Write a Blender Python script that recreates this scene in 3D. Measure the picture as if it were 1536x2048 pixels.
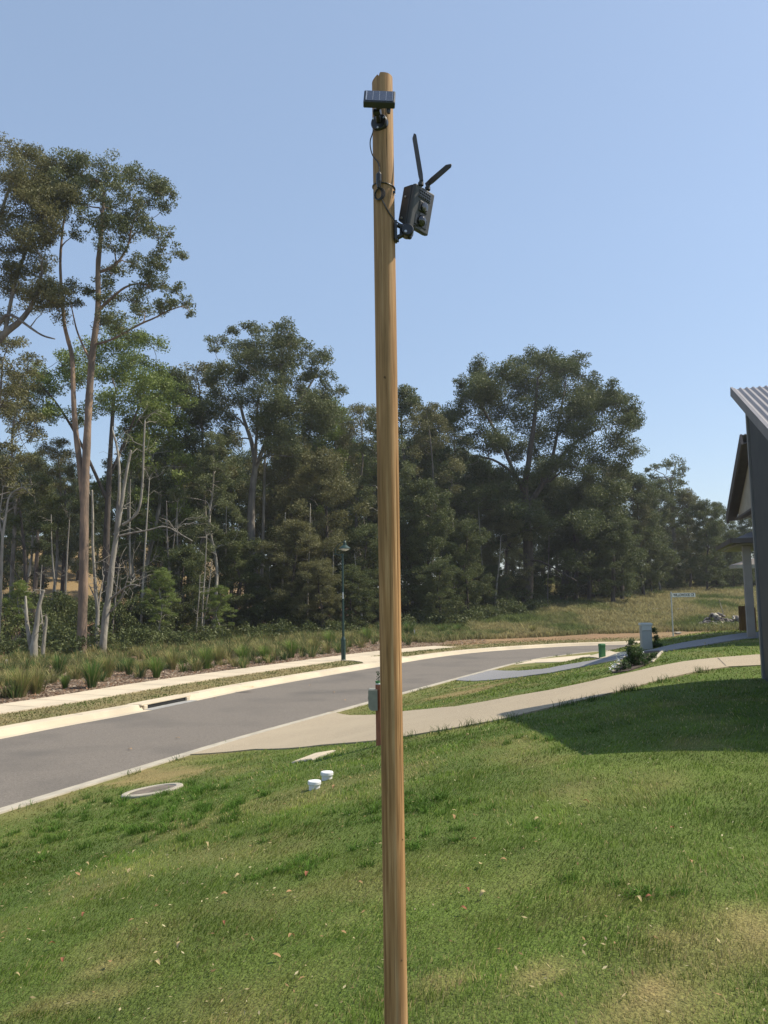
import bpy, math, random
import numpy as np
from mathutils import Vector, Matrix
from mathutils.geometry import delaunay_2d_cdt

for o in list(bpy.data.objects): bpy.data.objects.remove(o)
random.seed(7)
RNG = np.random.default_rng(11)
SC = bpy.context.scene
COL = SC.collection
HAZE = 0.00035

# ------------------------------------------------------------------ camera
F_PX, PITCH, ROLL, EYE = 1650.0, math.radians(6.0), math.radians(0.85), 1.65
cf = np.array([0, math.cos(PITCH), math.sin(PITCH)])
r0 = np.array([1.0, 0, 0]); u0 = np.array([0, -math.sin(PITCH), math.cos(PITCH)])
cr = r0*math.cos(ROLL) - u0*math.sin(ROLL)
cu = u0*math.cos(ROLL) + r0*math.sin(ROLL)
cd = bpy.data.cameras.new('camera'); cam = bpy.data.objects.new('camera', cd); COL.objects.link(cam)
cam.matrix_world = Matrix(((cr[0], cu[0], -cf[0], 0), (cr[1], cu[1], -cf[1], 0), (cr[2], cu[2], -cf[2], EYE), (0, 0, 0, 1)))
cd.sensor_fit = 'VERTICAL'; cd.sensor_height = 36; cd.lens = 36*F_PX/2048
cd.clip_start = 0.05; cd.clip_end = 3000
SC.camera = cam

# ------------------------------------------------------------------ light
SUN_EL, SUN_AZ = math.radians(51), math.radians(80)        # azimuth clockwise from +Y
W = bpy.data.worlds.new('World'); SC.world = W; W.use_nodes = True
wn = W.node_tree; wn.nodes.clear()
sky = wn.nodes.new('ShaderNodeTexSky'); sky.sky_type = 'NISHITA'; sky.sun_disc = False
sky.sun_elevation = SUN_EL; sky.sun_rotation = SUN_AZ
sky.altitude = 0; sky.air_density = 1.0; sky.dust_density = 0.8; sky.ozone_density = 1.0
bg = wn.nodes.new('ShaderNodeBackground'); bg.inputs[1].default_value = 0.085
wo = wn.nodes.new('ShaderNodeOutputWorld')
tcw = wn.nodes.new('ShaderNodeTexCoord'); sx_ = wn.nodes.new('ShaderNodeSeparateXYZ'); mr = wn.nodes.new('ShaderNodeMapRange')
mr.inputs[1].default_value = 0.0; mr.inputs[2].default_value = 0.40; mr.inputs[3].default_value = 0.70; mr.inputs[4].default_value = 1.0
ad = wn.nodes.new('ShaderNodeMix'); ad.data_type = 'RGBA'; ad.blend_type = 'ADD'; ad.inputs[7].default_value = (1.72, 2.25, 3.05, 1)   # thin high haze
wn.links.new(tcw.outputs['Generated'], sx_.inputs[0]); wn.links.new(sx_.outputs[2], mr.inputs[0]); wn.links.new(mr.outputs[0], ad.inputs[0])
wn.links.new(sky.outputs[0], ad.inputs[6]); wn.links.new(ad.outputs[2], bg.inputs[0]); wn.links.new(bg.outputs[0], wo.inputs[0])
sd = bpy.data.lights.new('sun', 'SUN'); sd.energy = 5.0; sd.angle = math.radians(0.5); sd.color = (1, 0.90, 0.74)
sun = bpy.data.objects.new('sun', sd); COL.objects.link(sun)
sv = Vector((math.sin(SUN_AZ)*math.cos(SUN_EL), math.cos(SUN_AZ)*math.cos(SUN_EL), math.sin(SUN_EL)))
sun.rotation_euler = sv.to_track_quat('Z', 'Y').to_euler()
SC.view_settings.view_transform = 'Standard'; SC.view_settings.look = 'None'
SC.view_settings.exposure = 0.35; SC.view_settings.gamma = 1

# ------------------------------------------------------------------ maths helpers
A = np.array
def ss(t): t = np.clip(t, 0, 1); return t*t*(3-2*t)
def ray(px, py): return cf + cr*((px-768)/F_PX) + cu*((1024-py)/F_PX)
def D(px, py, Y):
    r = ray(px, py); t = Y/r[1]; return A([r[0]*t, Y, EYE + r[2]*t])
def plane(px, py, z):
    r = ray(px, py); t = (z-EYE)/r[2]; return A([r[0]*t, r[1]*t])
def _h(ix, iy, s): 
    n = (ix.astype(np.int64)*374761393 + iy.astype(np.int64)*668265263 + s*1274126177) & 0xffffffff
    n = ((n ^ (n >> 13))*1274126177) & 0xffffffff
    return ((n ^ (n >> 16)) & 0xffff)/65535.0
def vnoise(x, y, s=0):
    x = np.asarray(x, float); y = np.asarray(y, float)
    ix = np.floor(x); iy = np.floor(y); fx = ss(x-ix); fy = ss(y-iy)
    a = _h(ix, iy, s); b = _h(ix+1, iy, s); c = _h(ix, iy+1, s); d = _h(ix+1, iy+1, s)
    return (a*(1-fx)+b*fx)*(1-fy) + (c*(1-fx)+d*fx)*fy
def fbm(x, y, s=0, o=3):
    v = 0; a = .5; t = 0
    for i in range(o): v = v + a*vnoise(x*2**i, y*2**i, s+i); t += a; a *= .5
    return v/t

# ------------------------------------------------------------------ kerb lines and terrain
ROAD = -1.30
def chaikin(p, n=2):
    for _ in range(n):
        q = [p[0]]
        for a, b in zip(p[:-1], p[1:]): q += [a*.75+b*.25, a*.25+b*.75]
        q.append(p[-1]); p = q
    return A(p)
nk = [plane(x, y, ROAD) for x, y in [(0,1620),(277,1536),(495,1470),(740,1404),(868,1369),(951,1347),(1014,1330),(1065,1319),(1120,1312),(1180,1305),(1250,1300),(1290,1297)]]
fk = [plane(x, y, ROAD) for x, y in [(0,1471),(262,1425),(386,1399),(495,1376),(760,1331),(870,1313),(960,1303),(1060,1296),(1150,1291),(1270,1288),(1340,1285)]]
d0 = nk[1]-nk[0]; d0 = d0/np.linalg.norm(d0)
nk = [nk[0]-d0*60] + nk + [nk[-1]+A([.985,.17])*70]
fk = [fk[0]-d0*60] + fk + [fk[-1]+A([.985,.17])*70]
NK = chaikin(nk); FK = chaikin(fk)
def sdist(x, y, P):
    """signed distance to polyline, positive on its right hand side"""
    x = np.atleast_1d(np.asarray(x, float)).ravel(); y = np.atleast_1d(np.asarray(y, float)).ravel()
    best = np.full(x.shape, 1e9); sg = np.ones(x.shape)
    for a, b in zip(P[:-1], P[1:]):
        dx, dy = b-a; L2 = dx*dx+dy*dy
        t = np.clip(((x-a[0])*dx+(y-a[1])*dy)/L2, 0, 1)
        ex = x-(a[0]+t*dx); ey = y-(a[1]+t*dy); d = ex*ex+ey*ey
        m = d < best; best = np.where(m, d, best)
        sg = np.where(m, np.where(dx*(y-a[1])-dy*(x-a[0]) < 0, 1.0, -1.0), sg)
    return np.sqrt(best)*sg
def hgt(x, y):
    x = np.atleast_1d(np.asarray(x, float)).ravel(); y = np.atleast_1d(np.asarray(y, float)).ravel()
    dn = sdist(x, y, NK); df = -sdist(x, y, FK)
    v = (x+5.57)*.425 + (y-11.96)*.905
    lot = .06*ss(dn/.35) + ss(dn/10.0)*np.clip(1.39+.0225*v, .9, 1.85)*(1-.62*ss((v-17.5)/12)) + ss((dn-1)/2)*.05*(fbm(x*.5, y*.5, 3)-.5)
    sl = .068*ss((x+8)/26.0)
    far = .13*ss(df/.3) + sl*np.clip(df-4, 0, 92) + ss((df-4)/6)*.5*(fbm(x*.12, y*.12, 5)-.5)*ss((x+14)/10)
    far = far + 15*ss((y-80)/75)*ss((-x-22)/30) 
    far = far + .25*ss((df-10)/30)*ss((12-x)/20)
    z = ROAD + np.where(dn > 0, lot, np.where(df > 0, far, -.06))
    return z
def G(px, py):
    r = ray(px, py); t = np.geomspace(2.5, 400, 900)
    z = EYE + r[2]*t; h = hgt(r[0]*t, r[1]*t); s = z-h
    i = np.where(s < 0)[0]
    if len(i) == 0: t1 = 150.0
    else:
        i = max(i[0], 1); t1 = t[i-1] + (t[i]-t[i-1])*s[i-1]/(s[i-1]-s[i])
    x, y = r[0]*t1, r[1]*t1
    return A([x, y, hgt(x, y)[0]])
def onz(x, y): return A([x, y, hgt(x, y)[0]])

# ------------------------------------------------------------------ materials
def mat(name, col, rough=.8, col2=None, scale=8, bump=0, bscale=None, metal=0, spec=.35, detail=4, stretch=(1,1,1), lo=.35, hi=.65, attr=None, transl=0, rnd=None, col3=None, scale3=None, w3=(.55,.7)):
    m = bpy.data.materials.new(name); m.use_nodes = True; N = m.node_tree.nodes; L = m.node_tree.links; N.clear()
    out = N.new('ShaderNodeOutputMaterial'); p = N.new('ShaderNodeBsdfPrincipled')
    p.inputs['Roughness'].default_value = rough; p.inputs['Metallic'].default_value = metal
    p.inputs['Specular IOR Level'].default_value = spec
    tc = N.new('ShaderNodeTexCoord'); mp = N.new('ShaderNodeMapping'); mp.inputs['Scale'].default_value = stretch
    L.new(tc.outputs['Object'], mp.inputs[0])
    def rgb(c): return (*c, 1)
    c = None
    if attr:
        a = N.new('ShaderNodeAttribute'); a.attribute_name = attr; c = a.outputs['Color']
    def noise(s, d=detail):
        n = N.new('ShaderNodeTexNoise'); n.inputs['Scale'].default_value = s; n.inputs['Detail'].default_value = d
        L.new(mp.outputs[0], n.inputs['Vector']); return n.outputs['Fac']
    def mix(f, a, b, mode='MIX'):
        x = N.new('ShaderNodeMix'); x.data_type = 'RGBA'; x.blend_type = mode
        if hasattr(f, 'links'): L.new(f, x.inputs[0])
        else: x.inputs[0].default_value = f
        for k, q in ((6, a), (7, b)):
            if hasattr(q, 'links'): L.new(q, x.inputs[k])
            else: x.inputs[k].default_value = rgb(q)
        return x.outputs[2]
    def ramp(f, a, b):
        r = N.new('ShaderNodeMapRange'); r.inputs[1].default_value = a; r.inputs[2].default_value = b; L.new(f, r.inputs[0]); return r.outputs[0]
    if c is None: c = col
    if rnd:
        a = N.new('ShaderNodeAttribute'); a.attribute_name = 'rnd'
        c = mix(a.outputs['Fac'], c, rnd)
    if col2 is not None:
        f = ramp(noise(scale), lo, hi)
        c = mix(f, c, col2) if not attr else mix(1.0, c, mix(f, col, col2), 'MULTIPLY')
    if col3 is not None:
        c = mix(ramp(noise(scale3, 3), *w3), c, col3)
    if hasattr(c, 'links'): L.new(c, p.inputs['Base Color'])
    else: p.inputs['Base Color'].default_value = rgb(c)
    if bump:
        b = N.new('ShaderNodeBump'); b.inputs['Strength'].default_value = 1; b.inputs['Distance'].default_value = bump
        L.new(noise(bscale or scale*4, 6), b.inputs['Height']); L.new(b.outputs[0], p.inputs['Normal'])
    s = p.outputs[0]
    if transl:
        t = N.new('ShaderNodeBsdfTranslucent')
        if hasattr(c, 'links'): L.new(c, t.inputs[0])
        else: t.inputs[0].default_value = rgb(c)
        x = N.new('ShaderNodeMixShader'); x.inputs[0].default_value = transl
        L.new(s, x.inputs[1]); L.new(t.outputs[0], x.inputs[2]); s = x.outputs[0]
    L.new(s, out.inputs[0]); return m

M = {}
M['ground'] = mat('ground_cover', (.55,.55,.50), .95, (1.15,1.15,1.1), 70, .02, 60, attr='col', detail=8)
M['asphalt'] = mat('asphalt', (.112,.099,.085), .93, (.200,.178,.152), 42, .006, 90, detail=3, lo=.3, hi=.7, col3=(.112,.102,.090), scale3=.5, w3=(.5,.75))
M['concrete'] = mat('pale_concrete', (.56,.48,.355), .9, (.49,.42,.31), 1.2, .004, 60, detail=8, col3=(.43,.375,.285), scale3=.5, w3=(.56,.75))
M['concrete_old'] = mat('weathered_concrete', (.44,.40,.32), .9, (.34,.31,.25), 3, .004, 60, detail=8)
M['concrete_grey'] = mat('grey_concrete', (.33,.33,.32), .9, (.26,.26,.25), 5, .004, 60, detail=8)
M['aggregate'] = mat('exposed_aggregate', (.43,.365,.26), .9, (.27,.22,.155), 60, .006, 120, detail=3, col3=(.37,.31,.22), scale3=.9, w3=(.45,.7))
M['aggregate_grey'] = mat('grey_aggregate', (.27,.27,.275), .9, (.17,.17,.175), 70, .006, 120, detail=3)
M['blade'] = mat('grass_blade', (.85,.85,.85), .6, (1.15,1.15,1.15), 1.5, attr='col', transl=.35, spec=.1)
M['wood'] = None
M['charcoal'] = mat('charcoal_paint', (.045,.05,.055), .6, (.06,.063,.066), 3)
M['trim_grey'] = mat('grey_trim', (.16,.165,.165), .6, (.19,.19,.19), 5)
M['roof_metal'] = mat('roof_metal', (.25,.235,.235), .5, (.21,.20,.20), 2, metal=.15)
M['brown_fascia'] = mat('dark_brown_fascia', (.075,.062,.06), .6, (.09,.08,.075), 4)
M['cream'] = mat('cream_lining', (.36,.33,.27), .8, (.31,.285,.235), 3)
M['brick'] = mat('dark_brick', (.14,.12,.105), .9, (.09,.08,.075), 9, .01, 20)
M['render'] = mat('taupe_render', (.30,.28,.25), .85, (.26,.24,.22), 3, .003, 40)
M['glass'] = mat('dark_glass', (.03,.035,.04), .08, spec=.6)
M['green_paint'] = mat('dark_green_paint', (.007,.030,.025), .45, (.010,.040,.032), 6, spec=.5)
M['green_box'] = mat('mid_green_plastic', (.05,.16,.06), .55, (.06,.19,.075), 5)
M['box_grey'] = mat('grey_metal_box', (.33,.35,.33), .55, (.28,.30,.285), 3)
M['box_lid'] = mat('pale_grey_metal', (.47,.50,.47), .55, (.43,.46,.43), 3)
M['white'] = mat('white_paint', (.82,.82,.79), .5, (.70,.70,.66), 6)
M['black'] = mat('black_paint', (.015,.015,.015), .5, (.02,.02,.02), 6)
M['galv'] = mat('galvanised_steel', (.42,.43,.42), .5, (.36,.37,.36), 10, metal=.3)
M['silver'] = mat('silver_metal', (.30,.29,.235), .45, (.24,.235,.19), 9, metal=.2)
M['red_post'] = mat('red_brown_timber', (.33,.12,.06), .7, (.22,.08,.042), 14, .002, 40, stretch=(4,4,.5))
M['plastic'] = mat('dark_plastic', (.028,.03,.034), .5, (.04,.042,.046), 25, .0006, 300, spec=.5)
M['plastic_light'] = mat('charcoal_plastic', (.062,.064,.070), .55, (.05,.052,.057), 25, .0006, 300, spec=.5)
M['plastic_black'] = mat('black_plastic', (.010,.010,.012), .3, (.014,.014,.016), 20, spec=.6)
M['lens'] = mat('lens_glass', (.02,.022,.03), .05, spec=1.0)
M['lens_clear'] = mat('pale_lens', (.45,.48,.45), .15, spec=.8)
M['cell'] = mat('solar_cell', (.035,.045,.075), .12, (.045,.055,.085), 30, spec=.9)
M['cable'] = mat('black_cable', (.012,.012,.013), .35, (.02,.02,.02), 30, spec=.6)
M['steel'] = mat('bright_steel', (.6,.6,.6), .3, (.5,.5,.5), 30, metal=.8)
M['white_plastic'] = mat('white_plastic', (.74,.75,.76), .45, (.66,.67,.67), 12)
M['rock'] = mat('rubble_stone', (.26,.235,.21), .95, (.13,.11,.10), 3, .03, 12)
M['rock_pale'] = mat('pale_stone', (.58,.53,.42), .95, (.42,.37,.30), 3, .02, 12)
M['brown_board'] = mat('brown_timber_board', (.22,.13,.075), .8, (.15,.09,.05), 6, .003, 20, stretch=(5,5,.6))
M['dirt'] = mat('bare_dirt', (.30,.20,.12), .95, (.22,.14,.09), 3, .02, 20)
M['mulch_leaf'] = mat('fallen_leaf', (.42,.27,.12), .8, (.30,.17,.08), 30, transl=.2)
M['mulch_leaf_pale'] = mat('pale_fallen_leaf', (.48,.39,.19), .8, (.36,.29,.14), 30, transl=.2)
M['mulch_leaf_red'] = mat('red_fallen_leaf', (.34,.13,.06), .8, (.24,.10,.06), 30, transl=.2)
# barks and foliage
M['bark_red'] = mat('red_brown_bark', (.24,.17,.12), .9, (.12,.092,.072), 2.2, .03, 9, stretch=(1.6,1.6,.5), detail=6, col3=(.33,.225,.15), scale3=1.3, w3=(.55,.68))
M['bark_grey'] = mat('grey_bark', (.24,.215,.18), .9, (.125,.11,.095), 2.5, .03, 9, stretch=(1.6,1.6,.4), detail=6)
M['bark_dark'] = mat('dark_bark', (.11,.09,.075), .92, (.06,.05,.042), 3, .03, 9, stretch=(1.6,1.6,.4), detail=6)
M['bark_pale'] = mat('pale_dead_wood', (.35,.32,.265), .9, (.17,.155,.13), 2.5, .03, 9, stretch=(1.8,1.8,.4), detail=6)
def leafmat(n, a, b, **k): return mat(n, a, .55, rnd=b, transl=.28, spec=.3, **k)
M['leaf_gum'] = leafmat('gum_leaves', (.086,.108,.040), (.165,.182,.075))
M['leaf_olive'] = leafmat('olive_leaves', (.104,.110,.038), (.195,.185,.078))
M['leaf_dark'] = leafmat('dark_leaves', (.060,.084,.026), (.125,.142,.046))
M['leaf_bright'] = leafmat('bright_leaves', (.115,.165,.034), (.215,.265,.065))
M['leaf_bush'] = leafmat('bush_leaves', (.035,.075,.022), (.085,.135,.04))

def woodmat():
    m = bpy.data.materials.new('treated_pine'); m.use_nodes = True; N = m.node_tree.nodes; L = m.node_tree.links
    p = N['Principled BSDF']; p.inputs['Roughness'].default_value = .85; p.inputs['Specular IOR Level'].default_value = .2
    tc = N.new('ShaderNodeTexCoord')
    def noise(scale, st, d=5, dist=0):
        mp = N.new('ShaderNodeMapping'); mp.inputs['Scale'].default_value = st; L.new(tc.outputs['Object'], mp.inputs[0])
        n = N.new('ShaderNodeTexNoise'); n.inputs['Scale'].default_value = scale; n.inputs['Detail'].default_value = d; n.inputs['Distortion'].default_value = dist
        L.new(mp.outputs[0], n.inputs['Vector']); return n.outputs['Fac']
    def cr_(f, stops):
        r = N.new('ShaderNodeValToRGB'); e = r.color_ramp.elements
        e[0].position, e[0].color = stops[0][0], (*stops[0][1], 1); e[1].position, e[1].color = stops[-1][0], (*stops[-1][1], 1)
        for q, c in stops[1:-1]:
            z = e.new(q); z.color = (*c, 1)
        L.new(f, r.inputs[0]); return r.outputs[0]
    def mix(f, a, b, mode='MIX'):
        x = N.new('ShaderNodeMix'); x.data_type = 'RGBA'; x.blend_type = mode
        if hasattr(f, 'links'): L.new(f, x.inputs[0])
        else: x.inputs[0].default_value = f
        L.new(a, x.inputs[6])
        if hasattr(b, 'links'): L.new(b, x.inputs[7])
        else: x.inputs[7].default_value = (*b, 1)
        return x.outputs[2]
    g = noise(75, (1, 1, .030), 8, .25)
    base = cr_(g, [(.32, (.20,.105,.042)), (.44, (.32,.178,.075)), (.55, (.42,.245,.112)), (.68, (.54,.35,.18))])
    blot = noise(3.2, (1, 1, .55), 5, .6)
    base = mix(cr_(blot, [(.45, (0,0,0)), (.72, (.7,.7,.7))]), base, (.22,.135,.062))
    st = noise(16, (1, 1, .06), 3)
    base = mix(cr_(st, [(.56, (0,0,0)), (.68, (.5,.5,.5))]), base, (.13,.08,.04))
    geo = N.new('ShaderNodeSeparateXYZ'); L.new(tc.outputs['Object'], geo.inputs[0])
    mr = N.new('ShaderNodeMapRange'); mr.inputs[1].default_value = 2.0; mr.inputs[2].default_value = 3.3; mr.inputs[4].default_value = .45; L.new(geo.outputs[2], mr.inputs[0])
    base = mix(mr.outputs[0], base, (.30,.205,.13))  # greyer shadow tone of the upper pole put into the wood colour
    fine = noise(320, (1, 1, .02), 3)
    base = mix(cr_(fine, [(.58, (0,0,0)), (.72, (.6,.6,.6))]), base, (.10,.055,.026))
    L.new(base, p.inputs['Base Color'])
    b = N.new('ShaderNodeBump'); b.inputs['Distance'].default_value = .0012; L.new(noise(160, (1,1,.02), 6), b.inputs['Height']); L.new(b.outputs[0], p.inputs['Normal'])
    return m
M['wood'] = woodmat()

# ------------------------------------------------------------------ mesh helpers
def mkmesh(name, v, f=None, quads=None, m=None, smooth=False, cols=None, rnd=None):
    me = bpy.data.meshes.new(name)
    v = np.asarray(v, np.float32)
    if quads is not None:
        n = len(quads); k = quads.shape[1]
        me.vertices.add(len(v)); me.vertices.foreach_set('co', v.ravel())
        me.loops.add(n*k); me.loops.foreach_set('vertex_index', quads.astype(np.int32).ravel())
        me.polygons.add(n); me.polygons.foreach_set('loop_start', (np.arange(n)*k).astype(np.int32))
        me.update(calc_edges=True)
    else:
        me.from_pydata([tuple(map(float, q)) for q in v], [], [tuple(map(int, q)) for q in f])
    if smooth: me.polygons.foreach_set('use_smooth', [True]*len(me.polygons))
    if cols is not None:
        a = me.color_attributes.new('col', 'FLOAT_COLOR', 'POINT')
        c = np.ones((len(v), 4), np.float32); c[:, :3] = cols; a.data.foreach_set('color', c.ravel())
    if rnd is not None:
        a = me.attributes.new('rnd', 'FLOAT', 'POINT'); a.data.foreach_set('value', np.asarray(rnd, np.float32))
    if m is not None: me.materials.append(m)
    return me
LOC = {}
def link(name, me, parent=None, label=None, cat=None, group=None, kind=None):
    o = bpy.data.objects.new(name, me); COL.objects.link(o)
    if parent is not None: o.parent = parent
    tag(o, label, cat, group, kind); return o
def tag(o, label=None, cat=None, group=None, kind=None):
    for k, q in (('label', label), ('category', cat), ('group', group), ('kind', kind)):
        if q: o[k] = q
    return o
def thing(name, loc, label, cat, group=None):
    o = bpy.data.objects.new(name, None); COL.objects.link(o); o.empty_display_size = .2
    o.location = [float(q) for q in loc]; LOC[o.name] = A([float(q) for q in loc])
    return tag(o, label, cat, group)
def wloc(o):
    return LOC.get(o.name, A([0., 0, 0])) if o is not None else A([0., 0, 0])
class MB:
    def __init__(s): s.v = []; s.f = []
    def add(s, v, f):
        n = len(s.v); s.v += [tuple(map(float, q)) for q in v]; s.f += [tuple(n+i for i in q) for q in f]; return s
    def box(s, c, size, ax=None):
        c = A(c, float); ax = np.eye(3) if ax is None else A(ax, float); hx, hy, hz = A(size)/2.
        vs = [c+ax[0]*a*hx+ax[1]*b*hy+ax[2]*d*hz for a, b, d in ((-1,-1,-1),(1,-1,-1),(1,1,-1),(-1,1,-1),(-1,-1,1),(1,-1,1),(1,1,1),(-1,1,1))]
        return s.add(vs, [(0,3,2,1),(4,5,6,7),(0,1,5,4),(1,2,6,5),(2,3,7,6),(3,0,4,7)])
    def hexa(s, b, t):     # four bottom, four top points
        return s.add(list(b)+list(t), [(0,3,2,1),(4,5,6,7),(0,1,5,4),(1,2,6,5),(2,3,7,6),(3,0,4,7)])
    def tube(s, pts, r, n=8, cap=True):
        v, f = tube(pts, r, n, cap); return s.add(v, f)
    def lathe(s, base, prof, n=24, ax=None):
        ax = np.eye(3) if ax is None else A(ax, float); base = A(base, float); v = []; f = []
        for r, z in prof:
            for k in range(n):
                a = 2*math.pi*k/n; v.append(base+ax[0]*r*math.cos(a)+ax[1]*r*math.sin(a)+ax[2]*z)
        for i in range(len(prof)-1):
            for k in range(n): f.append((i*n+k, i*n+(k+1)%n, (i+1)*n+(k+1)%n, (i+1)*n+k))
        f.append(tuple(range(n))[::-1]); f.append(tuple((len(prof)-1)*n+k for k in range(n)))
        return s.add(v, f)
    def build(s, name, m, parent=None, bevel=0, smooth=False, at=None, **k):
        off = None; lp = parent
        base = A([0., 0, 0])
        if parent is not None: base = LOC[parent.name] if parent.name in LOC else A([0.,0,0])
        loc = A(at, float) if at is not None else base
        me = mkmesh(name, A(s.v)-loc, s.f, m=m, smooth=smooth)
        o = link(name, me, parent, **k); o.location = [float(q) for q in (loc-base)]
        LOC[o.name] = loc
        if bevel:
            b = o.modifiers.new('bevel', 'BEVEL'); b.width = bevel; b.segments = 2; b.limit_method = 'ANGLE'
        return o
def tube(pts, r, n=8, cap=True):
    pts = A(pts, float); r = np.broadcast_to(A(r, float), (len(pts),)); v = []; f = []
    t = np.gradient(pts, axis=0); t /= np.linalg.norm(t, axis=1)[:, None]+1e-9
    ref = A([1., 0, 0]) if abs(t[0][0]) < .8 else A([0, 1., 0])
    for i in range(len(pts)):
        a = np.cross(t[i], ref); a /= np.linalg.norm(a)+1e-9; b = np.cross(t[i], a); ref = -b if False else ref
        for k in range(n):
            q = 2*math.pi*k/n; v.append(pts[i]+(a*math.cos(q)+b*math.sin(q))*r[i])
    for i in range(len(pts)-1):
        for k in range(n): f.append((i*n+k, i*n+(k+1)%n, (i+1)*n+(k+1)%n, (i+1)*n+k))
    if cap: f.append(tuple(range(n))[::-1]); f.append(tuple((len(pts)-1)*n+k for k in range(n)))
    return v, f
def smoothpath(p, n=3):
    return chaikin([A(q, float) for q in p], n)

# ------------------------------------------------------------------ draped patches
def densify(poly, step):
    out = []
    for a, b in zip(poly, list(poly[1:])+[poly[0]]):
        a = A(a[:2]); b = A(b[:2]); n = max(1, int(np.linalg.norm(b-a)/step))
        for i in range(n): out.append(a+(b-a)*i/n)
    return A(out)
def inpoly(x, y, P):
    x = np.asarray(x); y = np.asarray(y); c = np.zeros(x.shape, bool); n = len(P)
    for i in range(n):
        x1, y1 = P[i][:2]; x2, y2 = P[(i+1) % n][:2]
        if y1 == y2: continue
        m = ((y1 > y) != (y2 > y)) & (x < (x2-x1)*(y-y1)/(y2-y1)+x1); c ^= m
    return c
def drape(name, poly, m, dz=.012, step=.5, thick=.06, hf=None, **k):
    P = densify([q[:2] for q in poly], step)
    x0, y0 = P.min(0); x1, y1 = P.max(0)
    gx, gy = np.meshgrid(np.arange(x0, x1, step), np.arange(y0, y1, step)); gx = gx.ravel(); gy = gy.ravel()
    i = inpoly(gx, gy, P); gx = gx[i]; gy = gy[i]
    if len(gx):
        dmin = np.sqrt(((gx[:, None]-P[None, :, 0])**2+(gy[:, None]-P[None, :, 1])**2).min(1)); k2 = dmin > step*.35; gx = gx[k2]; gy = gy[k2]
    co = [Vector((float(a), float(b))) for a, b in P] + [Vector((float(a), float(b))) for a, b in zip(gx, gy)]
    n = len(P); ed = [(j, (j+1) % n) for j in range(n)]
    v2, e2, f2, _, _, _ = delaunay_2d_cdt(co, ed, [list(range(n))], 1, 1e-5)
    X = A([[q.x, q.y] for q in v2]); z = (hf or hgt)(X[:, 0], X[:, 1])+dz
    v = np.column_stack([X, z]); f = [tuple(q) for q in f2]
    if thick:      # a skirt so the slab has an edge
        cnt = {}
        for q in f:
            for a, b in zip(q, q[1:]+q[:1]): cnt[(a, b)] = 1
        bd = [(a, b) for (a, b) in cnt if (b, a) not in cnt]; low = {}
        vv = v.tolist()
        for a, b in bd:
            for j in (a, b):
                if j not in low: low[j] = len(vv); vv.append([v[j][0], v[j][1], v[j][2]-thick])
            f.append((b, a, low[a], low[b]))
        v = A(vv)
    return link(name, mkmesh(name, v, f, m=m), **k)

# ------------------------------------------------------------------ surfaces: traced edges laid on the terrain
def gp(l): return [G(x, y)[:2] for x, y in l]
def offs(P, d):      # offset a polyline to its left by d
    t = np.gradient(P, axis=0); t /= np.linalg.norm(t, axis=1)[:, None]; return P + np.column_stack([-t[:, 1], t[:, 0]])*d
d1_top = gp([(667,1426),(700,1432),(751,1431),(808,1424),(909,1415),(969,1405),(1100,1382),(1180,1365),(1273,1344),(1365,1325),(1435,1317),(1512,1311)])
d1_bot = gp([(1524,1332),(1458,1335),(1388,1346),(1319,1362),(1250,1381),(1180,1399),(1100,1417),(1000,1441),(909,1458),(808,1475),(754,1483),(640,1492),(510,1500),(372,1511)])
t_ = d1_top[-1]; b_ = d1_bot[0]
drive1 = [plane(655,1426,ROAD)*0+gp([(640,1428)])[0]] + d1_top + [t_+A([3.0,-.3]), b_+A([2.6,-.9])] + d1_bot
# grass island belongs to the lawn: driveway between d1_top and d1_bot, joined to the kerb on the left
kj = [p for p in NK if 0 < np.dot(p-d1_bot[-1], d0) and np.dot(p-drive1[0], d0) < 0]
kj = [p + A([.905,-.425])*.32 for p in kj]
drive1 = [drive1[0]] + d1_top + [t_+A([3.0,-.3]), b_+A([2.6,-.9])] + d1_bot + kj
d2 = gp([(912,1361),(951,1347),(990,1341),(1029,1342),(1100,1337),(1180,1323),(1250,1310),(1310,1299),(1342,1291),(1412,1279),(1481,1268),(1508,1266)])
d2b = gp([(1512,1277),(1412,1291),(1324,1305),(1250,1318),(1180,1332),(1100,1347),(999,1359)])
drive2 = d2 + [d2[-1]+A([3,-.2]), d2b[0]+A([3,-1.0])] + d2b
drive3 = gp([(1070,1320),(1120,1315),(1180,1310),(1230,1306),(1262,1305),(1262,1310),(1200,1318),(1130,1324),(1070,1326),(1030,1330)])
PATHL = offs(FK, 2.25); PATHR = offs(FK, 3.95)
def cutpoly(P, xmax):
    return [p for p in P if p[0] < xmax]
pe = gp([(922,1278)])[0]
path_poly = cutpoly(PATHL, pe[0]-.3) + cutpoly(PATHR, pe[0]-1.7)[::-1]

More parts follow.
